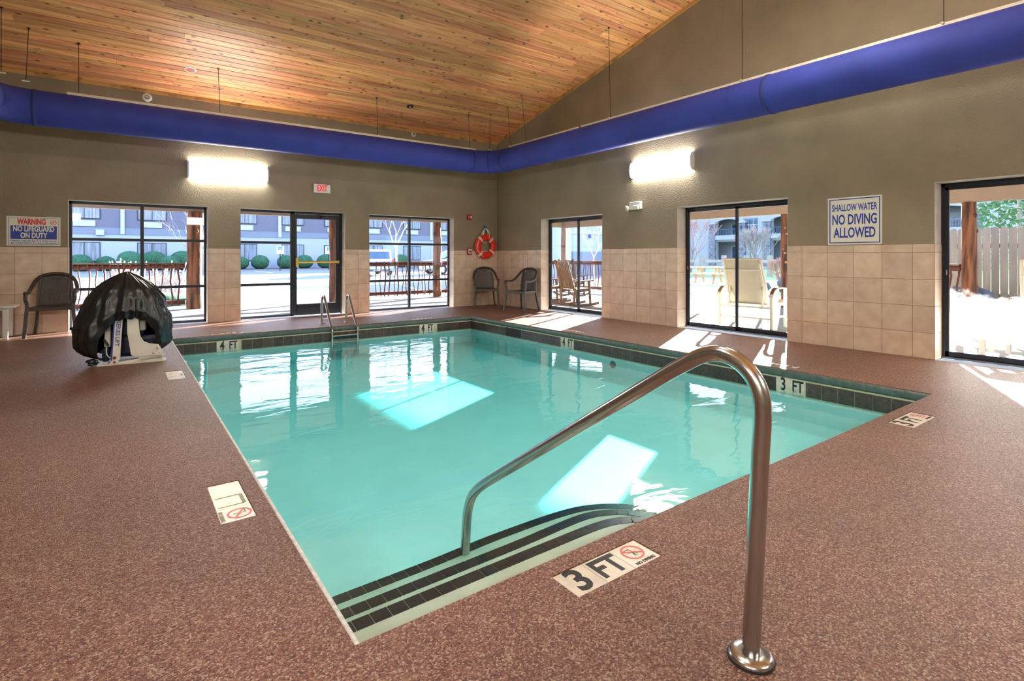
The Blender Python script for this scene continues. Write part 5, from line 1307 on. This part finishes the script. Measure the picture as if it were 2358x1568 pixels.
# board fence
t = thing('board_fence', (7, -10.5, -.03), 'grey dog-eared board fence outside the fogged sliding door', 'fence')
y = -7.20; fr2 = random.Random(4)
while y > -15:
    h_ = 1.86+fr2.uniform(-.015, .015)
    MB().prism([(0, .0), (.128, 0), (.128, h_-.04), (.10, h_), (.028, h_), (0, h_-.04)], -.01, .01, Matrix(((0, 0, 1, 7.0), (-1, 0, 0, y), (0, 1, 0, -.03), (0, 0, 0, 1)))).build('fence_board', M['fence'], t)
    y -= .14
for z in (.4, 1.45): MB().box(7.012, 7.05, -15, -7.2, z-.045, z+.045).build('fence_rail', M['fence'], t)
for i, (x, y, h_) in enumerate(((13, -7.5, 5.5), (15, -11.0, 6.0), (12.5, -13.5, 5.0))):
    tt = thing('evergreen_tree', (x, y, -.03), ('evergreen tree behind the board fence nearest the log post', 'tall evergreen tree in the middle behind the board fence', 'evergreen tree furthest right behind the board fence')[i], 'tree')
    m_ = MB(); rr = random.Random(50+i)
    for k in range(1700):
        z = rr.uniform(.8, h_); w_ = 1.5*(1-z/h_*.75)*math.sqrt(rr.random()); a = rr.uniform(0, 6.28)
        c = Vector((x+w_*math.cos(a), y+w_*math.sin(a), z)); d = Vector((rr.uniform(-1, 1), rr.uniform(-1, 1), rr.uniform(-.6, .6))).normalized()*.11; e = d.cross(Vector((rr.uniform(-1, 1), rr.uniform(-1, 1), rr.uniform(-1, 1)))).normalized()*.05
        m_.add([c-d, c+e, c+d, c-e, c+d.cross(e).normalized()*.04], [(0, 1, 4), (1, 2, 4), (2, 3, 4), (3, 0, 4), (0, 3, 2, 1)])
    m_.build('foliage', M['evergreen'], tt, kind='stuff'); MB().tube([(x, y, -.03), (x, y, h_*.9)], .09, 7, scale=[1, .3]).build('trunk', M['bare'], tt)

# ---- sling chairs on the porch, backs towards the glass
def lounger():
    """faces +x; origin on the floor under the rear legs' middle"""
    t = empty('sling_chair', (0, 0, 0)); W_ = .34
    # back: two curved side rails and the sling between them
    pr = [(.16, .40), (.09, .60), (.02, .80), (-.05, 1.00), (-.085, 1.12), (-.10, 1.19)]
    c = catmull([Vector((a, 0, b)) for a, b in pr], 4)
    for s_ in (-1, 1):
        MB().sweep([p+Vector((0, s_*(W_+.02-.035*(i/len(c))), 0)) for i, p in enumerate(c)], [(-.018, -.016), (.018, -.016), (.018, .016), (-.018, .016)], up=(0, 1, 0)).build('back_rail', M['lounger'], t, bevel=.004)
    m_ = MB(); vs = []
    for k in range(len(c)):
        w_ = W_-.035*(k/len(c))
        for u in (-1, -.5, 0, .5, 1): vs.append(c[k]+Vector((.03*(1-u*u), u*w_, 0)))
    q = 5; n_ = len(c)
    fs = [(k*q+i, k*q+i+1, (k+1)*q+i+1, (k+1)*q+i) for k in range(n_-1) for i in range(4)]
    o = m_.add(vs, fs).build('back_sling', M['sling'], t, smooth=True); md = o.modifiers.new('s', 'SOLIDIFY'); md.thickness = .006
    MB().tube([c[-1]+Vector((0, -W_+.02, 0)), c[-1]+Vector((0, W_-.02, 0))], .014, 8).build('top_bar', M['lounger'], t)
    MB().tube([c[12]+Vector((-.02, -W_, .0)), c[12]+Vector((-.02, W_, .0))], .010, 8).build('cross_bar', M['lounger'], t)
    MB().box(.14, 1.55, -W_, W_, .395, .405).build('seat_sling', M['sling'], t)
    for s_ in (-1, 1):
        MB().beam((.10, s_*(W_+.02), .39), (1.60, s_*(W_+.02), .39), .03, .05).build('seat_rail', M['lounger'], t, bevel=.004)
        # arm assembly
        MB().box(-.03, .03, s_*.47-.025, s_*.47+.025, 0, .56).build('leg', M['lounger'], t, bevel=.006)
        MB().box(.50, .56, s_*.47-.025, s_*.47+.025, 0, .66).build('leg', M['lounger'], t, bevel=.006)
        MB().box(1.40, 1.46, s_*.38-.025, s_*.38+.025, 0, .37).build('leg', M['lounger'], t, bevel=.006)
        MB().sweep(catmull([Vector((-.03, s_*.47, .545)), Vector((.03, s_*.47, .62)), Vector((.14, s_*.47, .675)), Vector((.32, s_*.47, .69)), Vector((.56, s_*.47, .67))], 4), [(-.035, -.014), (.035, -.014), (.035, .014), (-.035, .014)]).build('arm', M['lounger'], t, bevel=.004)
        MB().sweep(catmull([Vector((-.012, s_*.47, .60)), Vector((.06, s_*.47, .665)), Vector((.15, s_*.47, .698))], 4), [(-.030, -.008), (.030, -.008), (.030, .008), (-.030, .008)]).build('arm_pad', M['arm_pad'], t, bevel=.002)
        MB().beam((.0, s_*.47, .20), (.53, s_*.47, .20), .03, .035).build('side_stretcher', M['lounger'], t)
        MB().beam((.02, s_*.30, .36), (.06, s_*(W_-.04), .72), .02, .02).build('back_strut', M['lounger'], t)
    MB().beam((.0, -.46, .36), (.0, .46, .36), .03, .035).build('rear_stretcher', M['lounger'], t); MB().beam((.02, -.46, .17), (.02, .46, .17), .03, .03).build('rear_stretcher', M['lounger'], t)
    return t
l1 = lounger(); tag(l1, 'cream sling lounge chair with its back to the middle sliding door', 'lounge chair', 'cream sling chairs on the porch')
l2 = copy_tree(l1); tag(l2, 'cream sling lounge chair seen through the fogged sliding door', 'lounge chair', 'cream sling chairs on the porch')
l3 = copy_tree(l1); tag(l3, 'second cream sling chair close behind the fogged sliding door', 'lounge chair', 'cream sling chairs on the porch')
l1.location = (1.02, -6.17, -.012); l1.rotation_euler.z = R(4)
l2.location = (1.30, -10.05, -.012); l2.rotation_euler.z = R(0)
l3.location = (2.3, -11.9, -.012); l3.rotation_euler.z = R(8)
def stool(x, y, label, s_=.46):
    t = thing('porch_table', (x, y, -.012), label, 'side table', 'white side tables on the porch')
    MB().box(x-s_/2, x+s_/2, y-s_/2, y+s_/2, .42, .45).build('table_top', M['lounger'], t, bevel=.004)
    for a in (-1, 1):
        for b in (-1, 1): MB().box(x+a*(s_/2-.03)-.03, x+a*(s_/2-.03)+.03, y+b*(s_/2-.03)-.03, y+b*(s_/2-.03)+.03, -.012, .42).build('leg', M['lounger'], t)
stool(1.62, -7.06, 'white side table right of the sling chair outside the middle door'); stool(2.1, -4.15, 'white side table left of the sling chair outside the middle door'); stool(1.15, -9.20, 'white side table behind the fogged sliding door')

# ---- rocking chairs outside the corner door
def rocker():
    t = empty('rocking_chair', (0, 0, 0)); mt = M['rocker']       # faces -x
    for s_ in (-1, 1):
        MB().sweep(catmull([Vector((-.55, s_*.27, .06)), Vector((-.25, s_*.27, .03)), Vector((.1, s_*.27, .03)), Vector((.45, s_*.27, .075)), Vector((.68, s_*.27, .16))], 4), [(-.02, -.03), (.02, -.03), (.02, .03), (-.02, .03)], up=(0, 0, 1)).build('rocker_runner', mt, t)
        MB().beam((-.28, s_*.27, .04), (-.24, s_*.27, .62), .045, .05).build('leg', mt, t, bevel=.005)
        MB().beam((.24, s_*.27, .05), (.20, s_*.27, .45), .045, .05).build('leg', mt, t, bevel=.005)
        MB().beam((.20, s_*.24, .38), (.44, s_*.24, 1.15), .045, .045).build('back_post', mt, t, bevel=.005)
        MB().beam((-.34, s_*.30, .635), (.30, s_*.30, .62), .10, .028).build('arm', mt, t, bevel=.005)
        MB().beam((-.26, s_*.25, .40), (.22, s_*.25, .37), .03, .06).build('seat_rail', mt, t)
    for k in range(7): MB().beam((-.27+k*.075, -.27, .435-k*.005), (-.27+k*.075, .27, .435-k*.005), .06, .018).build('seat_slat', mt, t)
    for k in range(6): MB().beam((.215, -.19+k*.076, .44), (.425, -.19+k*.076, 1.10), .055, .014, up=(0, 1, 0)).build('back_slat', mt, t)
    for f in (.08, .92): MB().beam((.215+.22*f, -.25, .44+.7*f), (.215+.22*f, .25, .44+.7*f), .03, .07).build('back_cross_rail', mt, t, bevel=.005)
    return t
r1 = rocker(); tag(r1, 'wooden slatted rocking chair outside the corner door, left one', 'rocking chair', 'rocking chairs on the porch')
r2 = copy_tree(r1); tag(r2, 'wooden slatted rocking chair outside the corner door, right one nearer the glass', 'rocking chair', 'rocking chairs on the porch')
r3 = copy_tree(r1); tag(r3, 'wooden rocking chair standing behind the other two on the porch', 'rocking chair', 'rocking chairs on the porch')
r1.location = (1.65, -.10, -.012); r1.rotation_euler.z = R(150)
r2.location = (1.45, -1.35, -.012); r2.rotation_euler.z = R(175)
r3.location = (3.6, 1.1, -.012); r3.rotation_euler.z = R(200)
